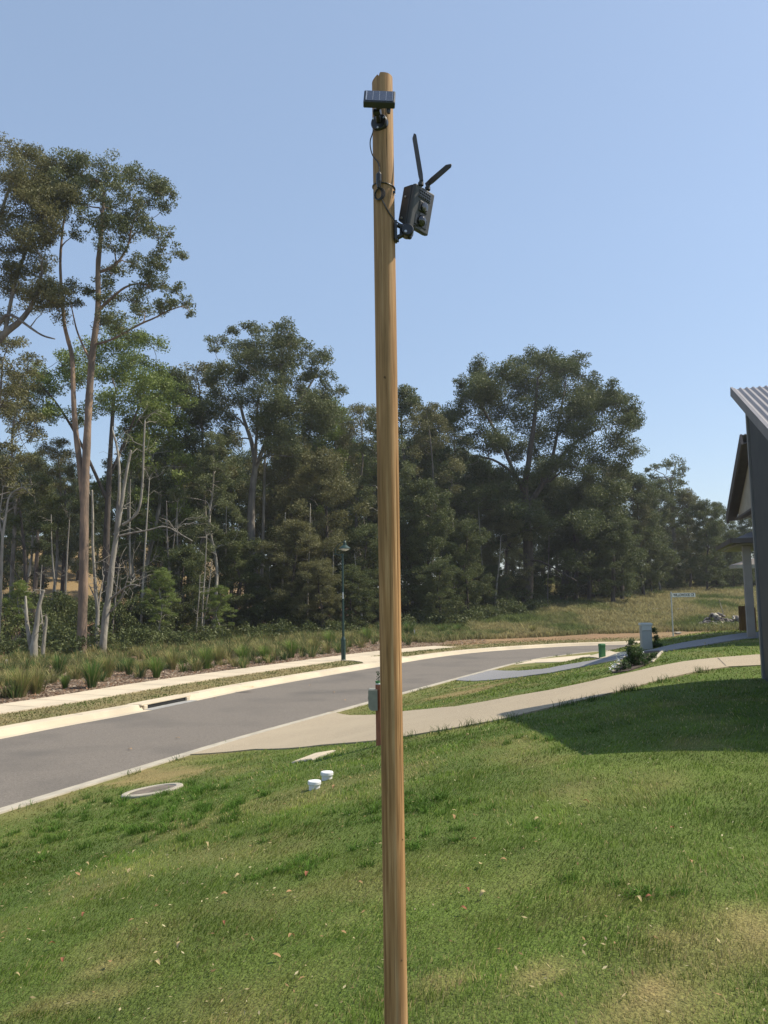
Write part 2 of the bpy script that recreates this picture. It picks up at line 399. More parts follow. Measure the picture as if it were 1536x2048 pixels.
# ------------------------------------------------------------------ the ground
DRY = [(G(x, y), rx, ry, w) for x, y, rx, ry, w in [
    (940,1383,1.3,.8,1.5),(330,1552,1.0,.55,.9),(700,1406,.9,.3,.7),(1310,1865,.16,.12,.9),(1060,1955,.16,.09,.7),(1120,1930,.12,.1,.6),
    (1290,1975,.14,.10,.9),(1400,1990,.2,.1,.7),(460,1893,.17,.06,.7),(250,1930,.34,.07,.6),(690,1838,.10,.06,.6),(880,1960,.25,.1,.5),(1090,1855,.12,.06,.5),
    (240,1520,1.6,.4,.5),(60,1600,.8,.3,.55),(560,1465,1.1,.25,.8),(470,1500,.9,.2,.6),(1230,1365,1.0,.4,.35),(980,1365,1.8,.35,.4),(1510,1860,.3,.3,.45),(1330,2030,.5,.15,.6),(130,2000,.5,.12,.6)]]
def dryness(x, y):
    n = fbm(x*1.3+7, y*1.3, 21, 4); d = ss((n-.52)/.25)*.32
    near = ss((6.2-y)/3.2); n2 = fbm(x*3.1, y*3.1+9, 33, 3)
    d = d + near*ss((n2-.40)/.3)*(.12+.14*ss(x/2.5))
    dn = sdist(x, y, NK); d = d + .45*ss((1.3-dn)/1.3) + .28*ss((3.2-dn)/3)*ss((fbm(x*.9, y*.9, 55)-.4)/.2) + .12*ss((y-14)/10)
    for c, rx, ry, w in DRY:
        k_ = .68 if c[1] < 6 else 1.0; q = ((x-c[0])/(rx*k_))**2+((y-c[1])/(ry*1.6*k_))**2
        d = d + w*(.95 if c[1] < 6 else 1.1)*ss((1.2-np.sqrt(q)+1.3*(fbm(x*7, y*7, 44, 3)-.5))/.9)
    return np.clip(d, 0, 1)
def lawncol(x, y, dark=1.0):
    d = dryness(x, y)[:, None]; n = fbm(x*.7, y*.7+3, 8, 3)[:, None]; n2 = fbm(x*2.5, y*2.5, 18, 3)[:, None]
    g = A([.096,.164,.022])*(1-n) + A([.158,.212,.036])*n
    g = g*(.72+.56*n2)
    return (g*(1-d) + A([.34,.27,.11])*d*(.85+.3*n2))*dark
def farcol(x, y, df):
    n = fbm(x*.35, y*.35, 61, 4)[:, None]; n2 = fbm(x*1.5, y*.8, 71, 3)[:, None]; X = x[:, None]; dd = df[:, None]; Y = y[:, None]
    verge = (A([.15,.145,.055])*(1-n2)+A([.31,.245,.125])*n2)
    mulch = A([.21,.155,.115])*(.7+.6*n2)
    mead = A([.135,.15,.055])*(1-n)+A([.23,.20,.09])*n
    soil = A([.30,.175,.105])*(.75+.5*n2)
    litter = A([.19,.105,.065])*(.7+.6*n2)
    c = verge
    wm = ss((dd-3.5)/.5)*(1-ss((X-3.2)/1.0)); c = c*(1-wm)+mulch*wm
    wr = ss((dd-3.1)/.6)*ss((X-3.2)/1.0); c = c*(1-wr)+(soil*(1-n*.6)+mead*n*.6)*wr
    wd = ss((dd-7)/3)*ss((X-2)/4)+ss((dd-10)/4)*(1-ss((X-2)/4)); wd = np.clip(wd, 0, 1); c = c*(1-wd)+(mead*ss((X+6)/10)+litter*(1-ss((X+6)/10)))*wd
    hl = ss((Y-85)/20)*ss((-X-20)/20); c = c*(1-hl)+(A([.25,.175,.085])*(.55+.5*n+.4*n2))*hl
    return c
def axis(lo, a, b, hi, s):
    core = list(np.arange(a, b, s)); l = []; q = a; d = s
    while q > lo: d = min(d*1.18, 40); q -= d; l.append(q)
    r = []; q = core[-1]; d = s
    while q < hi: d = min(d*1.13, 40); q += d; r.append(q)
    return A(l[::-1]+core+r)
gx = axis(-420, -24, 24, 420, .22); gy = axis(-60, -1, 58, 520, .22)
XX, YY = np.meshgrid(gx, gy); xf = XX.ravel(); yf = YY.ravel(); zf = hgt(xf, yf)
dnn = sdist(xf, yf, NK); dff = -sdist(xf, yf, FK)
cc = np.where((dnn > 0)[:, None], lawncol(xf, yf, .8), np.where((dff > 0)[:, None], farcol(xf, yf, dff), A([[.15,.14,.13]])))
nx, ny = len(gx), len(gy); ii = np.arange(nx*ny).reshape(ny, nx)
Q = np.stack([ii[:-1, :-1], ii[:-1, 1:], ii[1:, 1:], ii[1:, :-1]], -1).reshape(-1, 4)
link('ground', mkmesh('ground', np.column_stack([xf, yf, zf]), quads=Q, m=M['ground'], smooth=True, cols=cc), kind='structure')

# road slab
inr = offs(NK, .03); outr = offs(FK, -.03)
drape('road', list(inr)+list(outr[::-1]), M['asphalt'], 0, 1.5, 0, hf=lambda x, y: np.full(len(x), ROAD), kind='structure')
def sweep(name, P, prof, m, closed_ends=True, **k):
    """profile points (offset to the left of P, height above hgt-free base)"""
    v = []; f = []; n = len(prof)
    t = np.gradient(P, axis=0); t /= np.linalg.norm(t, axis=1)[:, None]; nn = np.column_stack([-t[:, 1], t[:, 0]])
    for p, q in zip(P, nn):
        for o, z in prof: v.append((p[0]+q[0]*o, p[1]+q[1]*o, ROAD+z))
    for i in range(len(P)-1):
        for j in range(n-1): f.append((i*n+j, (i+1)*n+j, (i+1)*n+j+1, i*n+j+1))
    me = mkmesh(name, v, f, m=m); return link(name, me, **k)
def resample(P, s):
    seg = np.linalg.norm(np.diff(P, axis=0), axis=1); L = np.r_[0, np.cumsum(seg)]; q = np.arange(0, L[-1], s)
    return np.column_stack([np.interp(q, L, P[:, 0]), np.interp(q, L, P[:, 1])])
NKr = resample(NK, .6); FKr = resample(FK, .6)
sweep('near_kerb', NKr, [(.10,-.05),(.08,.006),(-.12,.02),(-.30,.085),(-.40,.09),(-.42,-.05)], M['concrete_old'], kind='structure')
# far kerb, cut where the drain inlet sits and lowered at the ramp
def onfk(px):
    P_ = resample(FK, .02); P_ = P_[(P_[:, 1] > 8) & (P_[:, 1] < 60)]; return P_[np.argmin(np.abs(P_[:, 0]/P_[:, 1]-plane(px, 1405, ROAD)[0]/plane(px, 1405, ROAD)[1]))]
inl = [onfk(287), onfk(378)]
tt = A([np.dot(p-inl[0], inl[1]-inl[0])/np.dot(inl[1]-inl[0], inl[1]-inl[0]) for p in FKr])
far_prof = [(-.30,-.04),(-.28,.006),(.0,.0),(.07,.125),(.12,.14),(.44,.145),(.46,-.02)]
sweep('far_kerb', np.vstack([FKr[tt < -.02], inl[0]]), far_prof, M['concrete'], kind='structure')
sweep('far_kerb_beyond', np.vstack([inl[1], FKr[tt > 1.02]]), far_prof, M['concrete'], kind='structure')
drape('footpath', path_poly, M['concrete'], .035, .5, .1, kind='structure')
def fkpt(px, o):      # point o metres behind the far kerb, beside the picture position px
    g = plane(px, 1331, ROAD); P2 = offs(FKr, o); i = np.argmin(np.abs(P2[:, 0]/P2[:, 1]-(px-768)/F_PX)+(P2[:, 1] < 5)*9); return P2[i]
drape('footpath_ramp', [fkpt(728, .40), fkpt(812, .40), fkpt(800, .7), fkpt(765, 1.5), fkpt(728, 2.3), fkpt(683, 2.3), fkpt(700, 1.6), fkpt(720, .8)], M['concrete'], .03, .4, .1, kind='structure')
drape('driveway', drive1, M['aggregate'], .022, .35, .08, kind='structure')
drape('neighbour_driveway', drive2, M['aggregate_grey'], .022, .35, .08, kind='structure')
drape('far_driveway', drive3, M['concrete'], .022, .5, .06, kind='structure')
# ------------------------------------------------------------------ drain inlet, manhole, caps, pit lid
def frame_at(a, b):
    d = b-a; L = np.linalg.norm(d); d = d/L; return d, A([-d[1], d[0]]), L
a, b = inl; dr, nr, Ld = frame_at(a, b)
if np.dot(nr, A([-.9, .42])) < 0: nr = -nr
AX = [A([dr[0], dr[1], 0]), A([nr[0], nr[1], 0]), A([0, 0, 1.])]
def at3(t, o, z): return A([*(a+dr*t+nr*o), ROAD+z])
di = thing('storm_drain', at3(Ld/2, 0, 0), 'pale concrete storm drain inlet with a long dark slot in the far kerb', 'storm drain')
MB().box(at3(Ld/2, .25, .13), (Ld+.16, .50, .045), AX).build('lintel', M['concrete'], di, bevel=.012)
for q_ in (.08, Ld-.08): MB().box(at3(q_, .10, .04), (.16, .26, .15), AX).build('cheek', M['concrete'], di, bevel=.02)
MB().box(at3(Ld/2, .20, .05), (Ld, .34, .125), AX).build('throat_shade', M['black'], di)  # solid black block painted in for the shade inside the slot
MB().box(at3(Ld/2, -.13, .004), (Ld, .30, .012), AX).build('apron', M['concrete_grey'], di)

mh = G(305, 1583)
t = thing('manhole', mh, 'round concrete manhole with pale collar sunk in the lawn near the kerb', 'manhole')
def tilted(p):
    e = .3; n = A([-(hgt(p[0]+e, p[1])[0]-hgt(p[0]-e, p[1])[0])/(2*e), -(hgt(p[0], p[1]+e)[0]-hgt(p[0], p[1]-e)[0])/(2*e), 1.]); n /= np.linalg.norm(n)
    x = np.cross(A([0, 1., 0]), n); x /= np.linalg.norm(x); return [x, np.cross(n, x), n]
tx = tilted(mh)
mb = MB(); prof = [(.44,-.10),(.44,.022),(.425,.034),(.345,.034),(.335,.02),(.335,-.05)]
mb.lathe(mh, prof, 56, tx); mb.f = mb.f[:-2]
mb.build('collar', M['concrete_old'], t, smooth=False)
MB().lathe(mh, [(.33,-.06),(.33,.018),(.32,.024),(.05,.026),(.0001,.026)], 48, tx).build('lid', mat('iron_lid', (.20,.165,.13), .9, (.12,.10,.085), 9, .006, 60), t)
for i, (px, py, lab) in enumerate([(629,1578,'white plastic pipe cap on the lawn, the nearer and lower of the two'),(654,1559,'white plastic pipe cap on the lawn, the farther and upper of the two')]):
    p = G(px, py); q = thing('pipe_cap', p, lab, 'pipe cap', 'white pipe caps in the lawn')
    MB().lathe(p, [(.062,-.06),(.062,.055),(.060,.06)], 32).build('pipe', M['white_plastic'], q, smooth=False)
    MB().lathe(p, [(.071,.05),(.074,.055),(.074,.082),(.069,.09),(.03,.094),(.0001,.094)], 32).build('lid', M['white_plastic'], q)
pl = G(628, 1515); tx = tilted(pl); rz = math.radians(-28)
ax2 = [tx[0]*math.cos(rz)+tx[1]*math.sin(rz), tx[1]*math.cos(rz)-tx[0]*math.sin(rz), tx[2]]
t = thing('pit_lid', pl, 'small rectangular concrete pit lid set flush in the lawn left of the pole', 'pit lid')
MB().box(pl+tx[2]*.006, (.34, .62, .05), ax2).build('slab', M['concrete'], t, bevel=.006)
MB().box(pl-tx[2]*.002, (.39, .67, .05), ax2).build('surround', M['concrete_old'], t, bevel=.006)

# ------------------------------------------------------------------ the first house: skillion roofed, only its front left corner in view
def corr(name, mt, parent, P0, du, dv, Lu, Lv, pitch=.09, amp=.012, thick=.02):
    """corrugated sheet: ribs run along dv, waves across du"""
    nu = int(Lu/pitch*6)+1; n = np.cross(du, dv); n /= np.linalg.norm(n)
    if n[2] < 0: n = -n
    v = []; f = []
    for j in (0, 1):
        for i in range(nu):
            s = i/(nu-1)*Lu; v.append(P0+du*s+dv*Lv*j+n*amp*math.sin(2*math.pi*s/pitch))
    for j in (0, 1):
        for i in range(nu):
            s = i/(nu-1)*Lu; v.append(P0+du*s+dv*Lv*j+n*(amp*math.sin(2*math.pi*s/pitch)-thick))
    for i in range(nu-1):
        f.append((i, i+1, nu+i+1, nu+i)); f.append((2*nu+i, 3*nu+i, 3*nu+i+1, 2*nu+i+1))
        f.append((i, 2*nu+i, 2*nu+i+1, i+1)); f.append((nu+i, nu+i+1, 3*nu+i+1, 3*nu+i))
    mb = MB(); mb.add(v, f); return mb.build(name, mt, parent, smooth=False)
C1 = G(1523, 1356); hx, hy = C1[0], C1[1]
s_ = .31; df_ = A([-s_, -1, 0])/math.hypot(s_, 1)            # along the front towards the camera
dp = A([-df_[1], df_[0], 0])                                # into the house
if dp[0] < 0: dp = -dp
Z = A([0, 0, 1.])
base = C1[2]
hs = thing('house', (hx, hy, base), 'charcoal house with a steep grey ribbed metal skillion roof at the right edge', 'house')
T1 = D(1491, 814, hy)            # top of the visible wall corner
Hc = T1[2]
tan = .384; Lf = 4.5
def wallpt(s, d, z): return A([hx, hy, 0])+df_*s+dp*d+Z*z
z0 = base-.5
def slab(s0, s1, d0_, d1_, zb, zt0, zt1):
    return [wallpt(s0, d0_, zb), wallpt(s1, d0_, zb), wallpt(s1, d1_, zb), wallpt(s0, d1_, zb)], [wallpt(s0, d0_, zt0), wallpt(s1, d0_, zt1), wallpt(s1, d1_, zt1), wallpt(s0, d1_, zt0)]
MB().hexa(*slab(.14, Lf, .03, 9, z0, Hc-.03-.14*tan, Hc-.03-Lf*tan)).build('wall', M['charcoal'], hs)
MB().hexa(*slab(0, .14, 0, 9, z0, Hc-.03, Hc-.03-.14*tan)).build('corner_trim', M['trim_grey'], hs)
# barge board and roof sheet
T = D(1465, 778, hy+.25)
back = -df_; ovh = np.dot((T-A([hx, hy, 0]))[:2], dp[:2]); ovs = np.dot((T-A([hx, hy, 0]))[:2], df_[:2])
dv = (df_-Z*tan); dv /= np.linalg.norm(dv); Lr = 5.15*math.hypot(1, tan)
corr('roof', M['roof_metal'], hs, T+Z*.0, dp, dv, 9.5, Lr, pitch=.10, amp=.016)
nrm = np.cross(dv, dp); nrm = nrm if nrm[2] > 0 else -nrm
def bar(P, L, w, h, off=(0, 0)):
    c = P+dv*L/2+dp*(w/2+off[0])-nrm*(h/2+off[1]); return c, (L, w, h), [dv, dp, nrm]
MB().box(*bar(T, Lr, .035, .15, (-.036, -.035))).build('verge_flashing', M['roof_metal'], hs)
MB().box(*bar(T+dv*.12, Lr-.12, .05, .20, (.10, .06))).build('barge_board', M['trim_grey'], hs)
MB().box(T+dv*(Lr/2)+dp*(.5*(abs(ovh)+.1)+.08)-nrm*.16, (Lr-.3, abs(ovh)+.1, .02), [dv, dp, nrm]).build('soffit', M['trim_grey'], hs)
MB().box(T+dp*4.8-nrm*.07+dv*.02, (.03, 9.5, .12), [dv, dp, nrm]).build('ridge_flashing', M['roof_metal'], hs)
MB().box(T+dv*Lr+dp*4.7-Z*.08, (.12, 9.6, .12), [df_, dp, Z]).build('gutter', M['trim_grey'], hs, bevel=.01)

# ------------------------------------------------------------------ the second house
y2 = 22.0
h2 = thing('house', onz(9.6, y2), 'grey brick and cream house with a dark gable roof behind the charcoal house', 'house')
zb = h2.location.z
# gable: barge falls away from the camera
P1 = D(1480, 869, 21.0); P2 = D(1452, 1029, 24.6)
bd = P2-P1; Lb = np.linalg.norm(bd); bd /= Lb
d2p = A([bd[1], -bd[0], 0]); d2p /= np.linalg.norm(d2p)
n2 = np.cross(bd, d2p); n2 = n2 if n2[2] > 0 else -n2
corr('roof', M['roof_metal'], h2, P1, d2p, bd, 6, Lb, pitch=.10, amp=.014)
MB().box(P1+bd*Lb/2-n2*.16+d2p*.02, (Lb, .06, .30), [bd, d2p, n2]).build('barge_board', M['brown_fascia'], h2)
hd = A([bd[0], bd[1], 0]); hd /= np.linalg.norm(hd)
MB().box(P1+bd*Lb/2-n2*.24+d2p*.15, (Lb-.1, .24, .03), [bd, d2p, n2]).build('soffit', M['brown_fascia'], h2)
# near slope of the gable
bd_n = A([-hd[0]*np.linalg.norm(bd[:2]), -hd[1]*np.linalg.norm(bd[:2]), bd[2]])
n3 = np.cross(bd_n, d2p); n3 = n3 if n3[2] > 0 else -n3
# cream gable wall set back under the eave
g0 = P1+d2p*.27; tl = -bd[2]/np.linalg.norm(bd[:2])
ga = g0-Z*.32; gb = P1+hd*3.35+d2p*.27; zg = D(1468, 1037, gb[1])[2]
gtop1 = ga; gtop2 = gb.copy(); gtop2[2] = ga[2]-3.35*tl
pts = [A([ga[0], ga[1], zg]), A([gb[0], gb[1], zg]), A([gb[0], gb[1], max(gtop2[2], zg+.05)]), ga]
MB().hexa([pts[0], pts[1], pts[1]+d2p*5, pts[0]+d2p*5], [pts[3], pts[2], pts[2]+d2p*5, pts[3]+d2p*5]).build('gable_wall', M['cream'], h2)
MB().box((pts[0]+pts[1])/2-Z*.03+d2p*.0, (3.45, .16, .06), [hd, d2p, Z]).build('flashing', M['brown_fascia'], h2)
# porch roof lower down, hipped, with gutter and lined soffit
yg = 21.6
e1 = D(1470, 1077, yg); zg1 = e1[2]
px_ = A([1., -.30, 0]); px_ /= np.linalg.norm(px_); py_ = A([px_[1]*-1, px_[0], 0])
ec = D(1449, 1092, yg+1.6)                  # the far outer corner of the porch eave
E0 = e1; Ef = E0+py_*3.2
q0, q1, q2, q3 = E0, E0+px_*6, E0+px_*6+py_*4, E0+py_*4
r0_ = E0+px_*1.6+py_*1.6+Z*.68; r1_ = E0+px_*6+py_*1.6+Z*.68
mb = MB(); mb.add([q0, q1, q2, q3, r0_, r1_, E0+px_*1.6+py_*2.4+Z*.68, q2*0+E0+px_*6+py_*2.4+Z*.68], [(0,1,5,4),(0,4,6,3),(3,6,7,2),(4,5,7,6),(0,3,2,1),(1,2,7,5)])
mb.build('porch_roof', M['roof_metal'], h2)
nn = np.cross(px_, (r0_-E0)-px_*1.6); nn /= np.linalg.norm(nn); nn = nn if nn[2] > 0 else -nn
rib = MB(); up = (py_*1.6+Z*.68)
for i in range(22):
    s = 1.0+i*.22
    f_ = min(1, s/1.6); rib.box(E0+px_*s+up*.5*f_+nn*.015, (.035, np.linalg.norm(up)*f_, .03), [px_, up/np.linalg.norm(up), nn])
rib.build('roof_rib', M['roof_metal'], h2)
mb = MB(); mb.box(E0+px_*3-Z*.06-py_*.06, (6.2, .12, .13), [px_, py_, Z]); mb.box(E0+py_*2-Z*.06-px_*.06, (.12, 4.1, .128), [px_, py_, Z]); mb.build('gutter', M['brown_fascia'], h2)
MB().box(E0+px_*3+py_*2-Z*.15, (5.9, 3.9, .03), [px_, py_, Z]).build('porch_ceiling', M['render'], h2)
wl = D(1487, 1105, 21.9); 
pc = A([wl[0]+.12, 22.0, 0])
zt = zg1-.17
def vbox(c, w, d, z0, z1): return (A([c[0], c[1], (z0+z1)/2]), (w, d, z1-z0), [px_, py_, Z])
MB().box(*vbox(pc, .20, .20, zb-.4, zt)).build('porch_post', M['render'], h2, bevel=.008)
MB().box(*vbox(pc+px_*3.1+py_*.32, 5.6, .25, zb-.4, zt-.005)).build('brick_wall', M['brick'], h2)
MB().box(*vbox(pc+px_*3.9+py_*1.6, 5.6, 2, zb-.4, zt-.02)).build('wall', M['render'], h2)
MB().box(*vbox(P1+d2p*3.2+hd*1.6, 4.4, 3.2, zb, zg-.07)).build('upper_wall', M['charcoal'], h2)
# third house far behind
h3p = onz(17.6, 41); t3 = thing('house', h3p, 'distant low house with a pale eave glimpsed behind the porch post', 'house')
MB().box(h3p+A([4.9, .2, .9]), (6, 1, 2.3)).build('wall', M['brick'], t3)
mb = MB(); z3 = D(1470, 1133, 39)[2]
c3 = D(1473, 1133, 39); mb.box(c3+A([4, .4, 0]), (8, .8, .16)); mb.build('eave', M['render'], t3)
mb = MB(); mb.hexa([c3+A([0, 0, .085]), c3+A([8, 0, .085]), c3+A([8, .8, .085]), c3+A([0, .8, .085])], [c3+A([1, .3, .4]), c3+A([6, .3, .4]), c3+A([6, .5, .4]), c3+A([1, .5, .4])]); mb.build('roof', M['brown_fascia'], t3)
# brown timber enclosure
bp = G(1485, 1262); bw = D(1478, 1240, bp[1]); bw2 = D(1492, 1240, bp[1])
t = thing('timber_enclosure', bp, 'brown boarded timber enclosure beside the grey porch post', 'screen')
hb = D(1485, 1212, bp[1])[2]-bp[2]; wb = bw2[0]-bw[0]+.25
for i in range(6):
    MB().box(A([bw[0]+wb*(i+.5)/6, bp[1], bp[2]+hb/2-.1]), (wb/6-.006, .03, hb+.2)).build('board', M['brown_board'], t)
mb = MB(); mb.box(A([bw[0]+wb/2+.08, bp[1]+.12, bp[2]+hb/2-.1]), (wb-.02, .18, hb+.1)); mb.build('frame', M['brown_board'], t)

# ------------------------------------------------------------------ street furniture
sc = lambda Y: Y/F_PX
# street lamp
lp = G(687, 1321); Yl = lp[1]
t = thing('street_lamp', lp, 'dark green street lamp post with a curved bracket and shade beside the footpath', 'street lamp')
zt = D(686, 1110, Yl)[2]; zm = D(687, 1279, Yl)[2]
MB().lathe(lp, [(.13,-.1),(.13,.03),(.105,.05),(.105,zm-lp[2]),(.075,zm-lp[2]+.08),(.055,zm-lp[2]+.14)], 20).build('post_base', M['green_paint'], t)
MB().lathe(A([lp[0], lp[1], zm]), [(.055,0),(.045,zt-zm)], 16).build('post', M['green_paint'], t, smooth=False)
zl = D(687, 1191, Yl)[2]
MB().box(A([lp[0]+.01, Yl-.052, zl]), (.04, .01, .30)).build('label_plate', M['white'], t)
zc = D(690, 1097, Yl)[2]
arc = []
for k in range(13):
    q = math.pi*k/12; arc.append(A([lp[0]-.02-.18*0+(-.36*math.sin(q)*.95)+.0*k, Yl, zt+.0+(.62)*(1-math.cos(q))/2]))
br = MB(); br.tube([A([lp[0]+.05, Yl, zt]), A([lp[0]-.22, Yl, zt+.0]), A([lp[0]-.34, Yl, zt+.06])], .026, 8); br.lathe(A([lp[0]-.36, Yl, zt+.03]), [(.0001,-.04),(.035,-.02),(.035,.03),(.0001,.05)], 10)
br.lathe(A([lp[0], Yl, zt-.05]), [(.06,0),(.06,.08),(.03,.1)], 14)
hp = [A([lp[0]-.30, Yl, zt+.04]), A([lp[0]-.36, Yl, zt+.22]), A([lp[0]-.27, Yl, zt+.45]), A([lp[0]-.05, Yl, zt+.60]), A([lp[0]+.08, Yl, zt+.63])]
br.tube(smoothpath(hp, 2), .014, 8)
br.build('bracket', M['green_paint'], t)
sx = lp[0]+.11; zs = zt+.30
MB().lathe(A([sx, Yl, zs]), [(.27,0),(.275,.02),(.12,.14),(.075,.17),(.07,.30),(.03,.36),(.02,.42)], 28).build('shade', M['green_paint'], t, smooth=False)
MB().lathe(A([sx, Yl, zs-.03]), [(.0001,-.09),(.10,-.075),(.19,-.03),(.225,.02),(.225,.028)], 24).build('lens', M['lens_clear'], t, smooth=True)

# street name sign
Ys = 42.0; sp = onz(D(1347, 1283, Ys)[0], Ys)
zt = D(1343.5, 1184, Ys)[2]
t = thing('street_sign', sp, 'white street name blade reading WILLOWOOD CR on a thin steel post', 'street sign')
pw = .034
MB().lathe(A([sp[0], Ys, sp[2]-.2]), [(pw,0),(pw,zt-sp[2]+.2),(.001,zt-sp[2]+.22)], 12).build('post', M['galv'], t)
bl = D(1345, 1190.5, Ys); brt = D(1397.5, 1190.5, Ys); zc = bl[2]; hb = 8.6*Ys/F_PX
wsign = brt[0]-bl[0]; bx = sp[0]+.035
sa = math.radians(16); SAX = [A([math.cos(sa), math.sin(sa), 0]), A([-math.sin(sa), math.cos(sa), 0]), Z]; wsign /= math.cos(sa)
def sg(a_, b_, c_): return A([bx, Ys, zc])+SAX[0]*a_+SAX[1]*b_+Z*c_
MB().box(sg(wsign/2, 0, 0), (wsign, .03, hb), SAX).build('blade', M['white'], t, bevel=.004)
bt = .011
mb = MB()
for q_ in (-1, 1):
    mb.box(sg(wsign/2, -.0165, q_*(hb/2-.012)), (wsign-.02, .003, bt), SAX); mb.box(sg(wsign/2+q_*(wsign/2-.013), -.0165, 0), (bt, .003, hb-.035), SAX)
mb.build('border', M['black'], t)
fc = bpy.data.curves.new('lettering', 'FONT'); fc.body = 'WILLOWOOD CR'; fc.size = hb*.92; fc.align_x = 'CENTER'; fc.align_y = 'CENTER'; fc.extrude = .0015; fc.offset = .007
tmp = bpy.data.objects.new('tmp', fc); COL.objects.link(tmp); dg = bpy.context.evaluated_depsgraph_get()
me = bpy.data.meshes.new_from_object(tmp.evaluated_get(dg)); bpy.data.objects.remove(tmp)
wtxt = max(v.co.x for v in me.vertices)-min(v.co.x for v in me.vertices); kx = (wsign-.13)/wtxt
for v in me.vertices: v.co = Vector((v.co.x*kx, 0-v.co.z, v.co.y*.92))
me.materials.clear(); me.materials.append(M['black']); me.name = 'lettering'
o = link('lettering', me, t); o.location = [float(q) for q in sg(wsign/2, -.0175, 0)-LOC[t.name]]; o.rotation_euler.z = sa
mb = MB(); mb.box(A([sp[0], Ys, zc]), (.09, .07, .07)); mb.build('clamp', M['galv'], t, bevel=.006)

# grey electrical pillar and green service pillar
pp = G(1292, 1299); Yp = pp[1]; wl = D(1281, 1270, Yp)[0]; wr = D(1302.5, 1270, Yp)[0]; zt = D(1291, 1247, Yp)[2]
t = thing('electrical_pillar', pp, 'tall pale grey electrical pillar box standing beside the grey driveway', 'pillar box')
cx = (wl+wr)/2; w_ = (wr-wl)*.93; hz = zt-pp[2]; ax_ = [A([math.cos(.12), -math.sin(.12), 0]), A([math.sin(.12), math.cos(.12), 0]), Z]
MB().box(A([cx, Yp, pp[2]+hz/2-.1]), (w_, .30, hz+.14), ax_).build('cabinet', M['box_grey'], t, bevel=.012)
MB().box(A([cx, Yp, zt-.02]), (w_+.04, .35, .07), ax_).build('cap', M['box_lid'], t, bevel=.015)
MB().box(A([cx, Yp, pp[2]+hz*.84])-ax_[1]*.158, (w_*.90, .02, hz*.20), ax_).build('upper_panel', M['box_lid'], t, bevel=.006)
MB().box(A([cx, Yp, pp[2]+hz*.36])-ax_[1]*.156, (w_*.90, .016, hz*.68), ax_).build('door', M['box_grey'], t, bevel=.006)
gp_ = G(1203.5, 1316); Yg = gp_[1]; wl = D(1196.5, 1300, Yg)[0]; wr = D(1211.5, 1300, Yg)[0]; zt = D(1203, 1288, Yg)[2]
t = thing('service_pillar', gp_, 'short green plastic service pillar standing on the far verge', 'pillar box')
cx = (wl+wr)/2; w_ = wr-wl; hz = zt-gp_[2]; ax_ = [A([math.cos(.35), math.sin(.35), 0]), A([-math.sin(.35), math.cos(.35), 0]), Z]
MB().box(A([cx, Yg, gp_[2]+hz*.46-.05]), (w_*.78, w_*.6, hz*.92+.1), ax_).build('housing', M['green_box'], t, bevel=.02)
MB().box(A([cx, Yg, zt-.035]), (w_*.84, w_*.66, .09), ax_).build('lid', M['green_box'], t, bevel=.025)

# letterbox on a red brown post with a pot plant on top
mp = G(758, 1491); Ym = mp[1]
xl = D(751.3, 1430, Ym)[0]; zt = D(757, 1369, Ym)[2]
ang = math.radians(50); ax_ = [A([math.cos(ang), math.sin(ang), 0]), A([-math.sin(ang), math.cos(ang), 0]), Z]
t = thing('letterbox', mp, 'red-brown timber post carrying a silver letterbox, partly hidden behind the pole', 'letterbox')
# post corners: dark narrow face towards the left, lit face towards the right
sx, sy = .105, .09
cxp = xl + (abs(ax_[0][0])*sx+abs(ax_[1][0])*sy)/2
pcm = A([cxp, Ym+.02, mp[2]])
MB().box(pcm+Z*((zt-mp[2])/2-.1), (sx, sy, zt-mp[2]+.2), ax_).build('post', M['red_post'], t, bevel=.004)
MB().box(pcm+Z*(zt-mp[2]+.008), (sx*.9, sy*.9, .016), ax_).build('post_cap', M['white'], t, bevel=.002)
# the box: rounded bottom, seen from its side, hung on the street side of the post
zt2 = D(745, 1379, Ym)[2]; zb2 = D(745, 1420, Ym)[2]; wbx = .10; hz = zt2-zb2
cb = pcm-ax_[0]*0-A([sx*.5+.055, -.05, 0]); cb[2] = (zt2+zb2)/2
outl = []
for k in range(7): q = math.pi*.5*k/6; outl.append((-.065+.02-.02*math.cos(q)*1.0, hz/2-.02+.02*math.sin(q)))
outl += [(.07, hz/2)]; outl += [(.07, -hz/2)]
for k in range(7): q = math.pi*.5*k/6; outl.append((.0-.065*math.sin(q), -hz/2+.07-.07*math.cos(q)))
mb = MB(); v = []
for s in (-.16, .16):
    for x_, z_ in outl: v.append(cb+A([x_, s, z_]))
n_ = len(outl); mb.add(v, [tuple(range(n_)), tuple(range(n_, 2*n_))[::-1]]+[(i, n_+i, n_+(i+1)%n_, (i+1)%n_) for i in range(n_)])
mb.build('box', M['silver'], t)
MB().box(cb+A([-.066, -.02, .03]), (.006, .22, .03)).build('slot', M['black'], t)
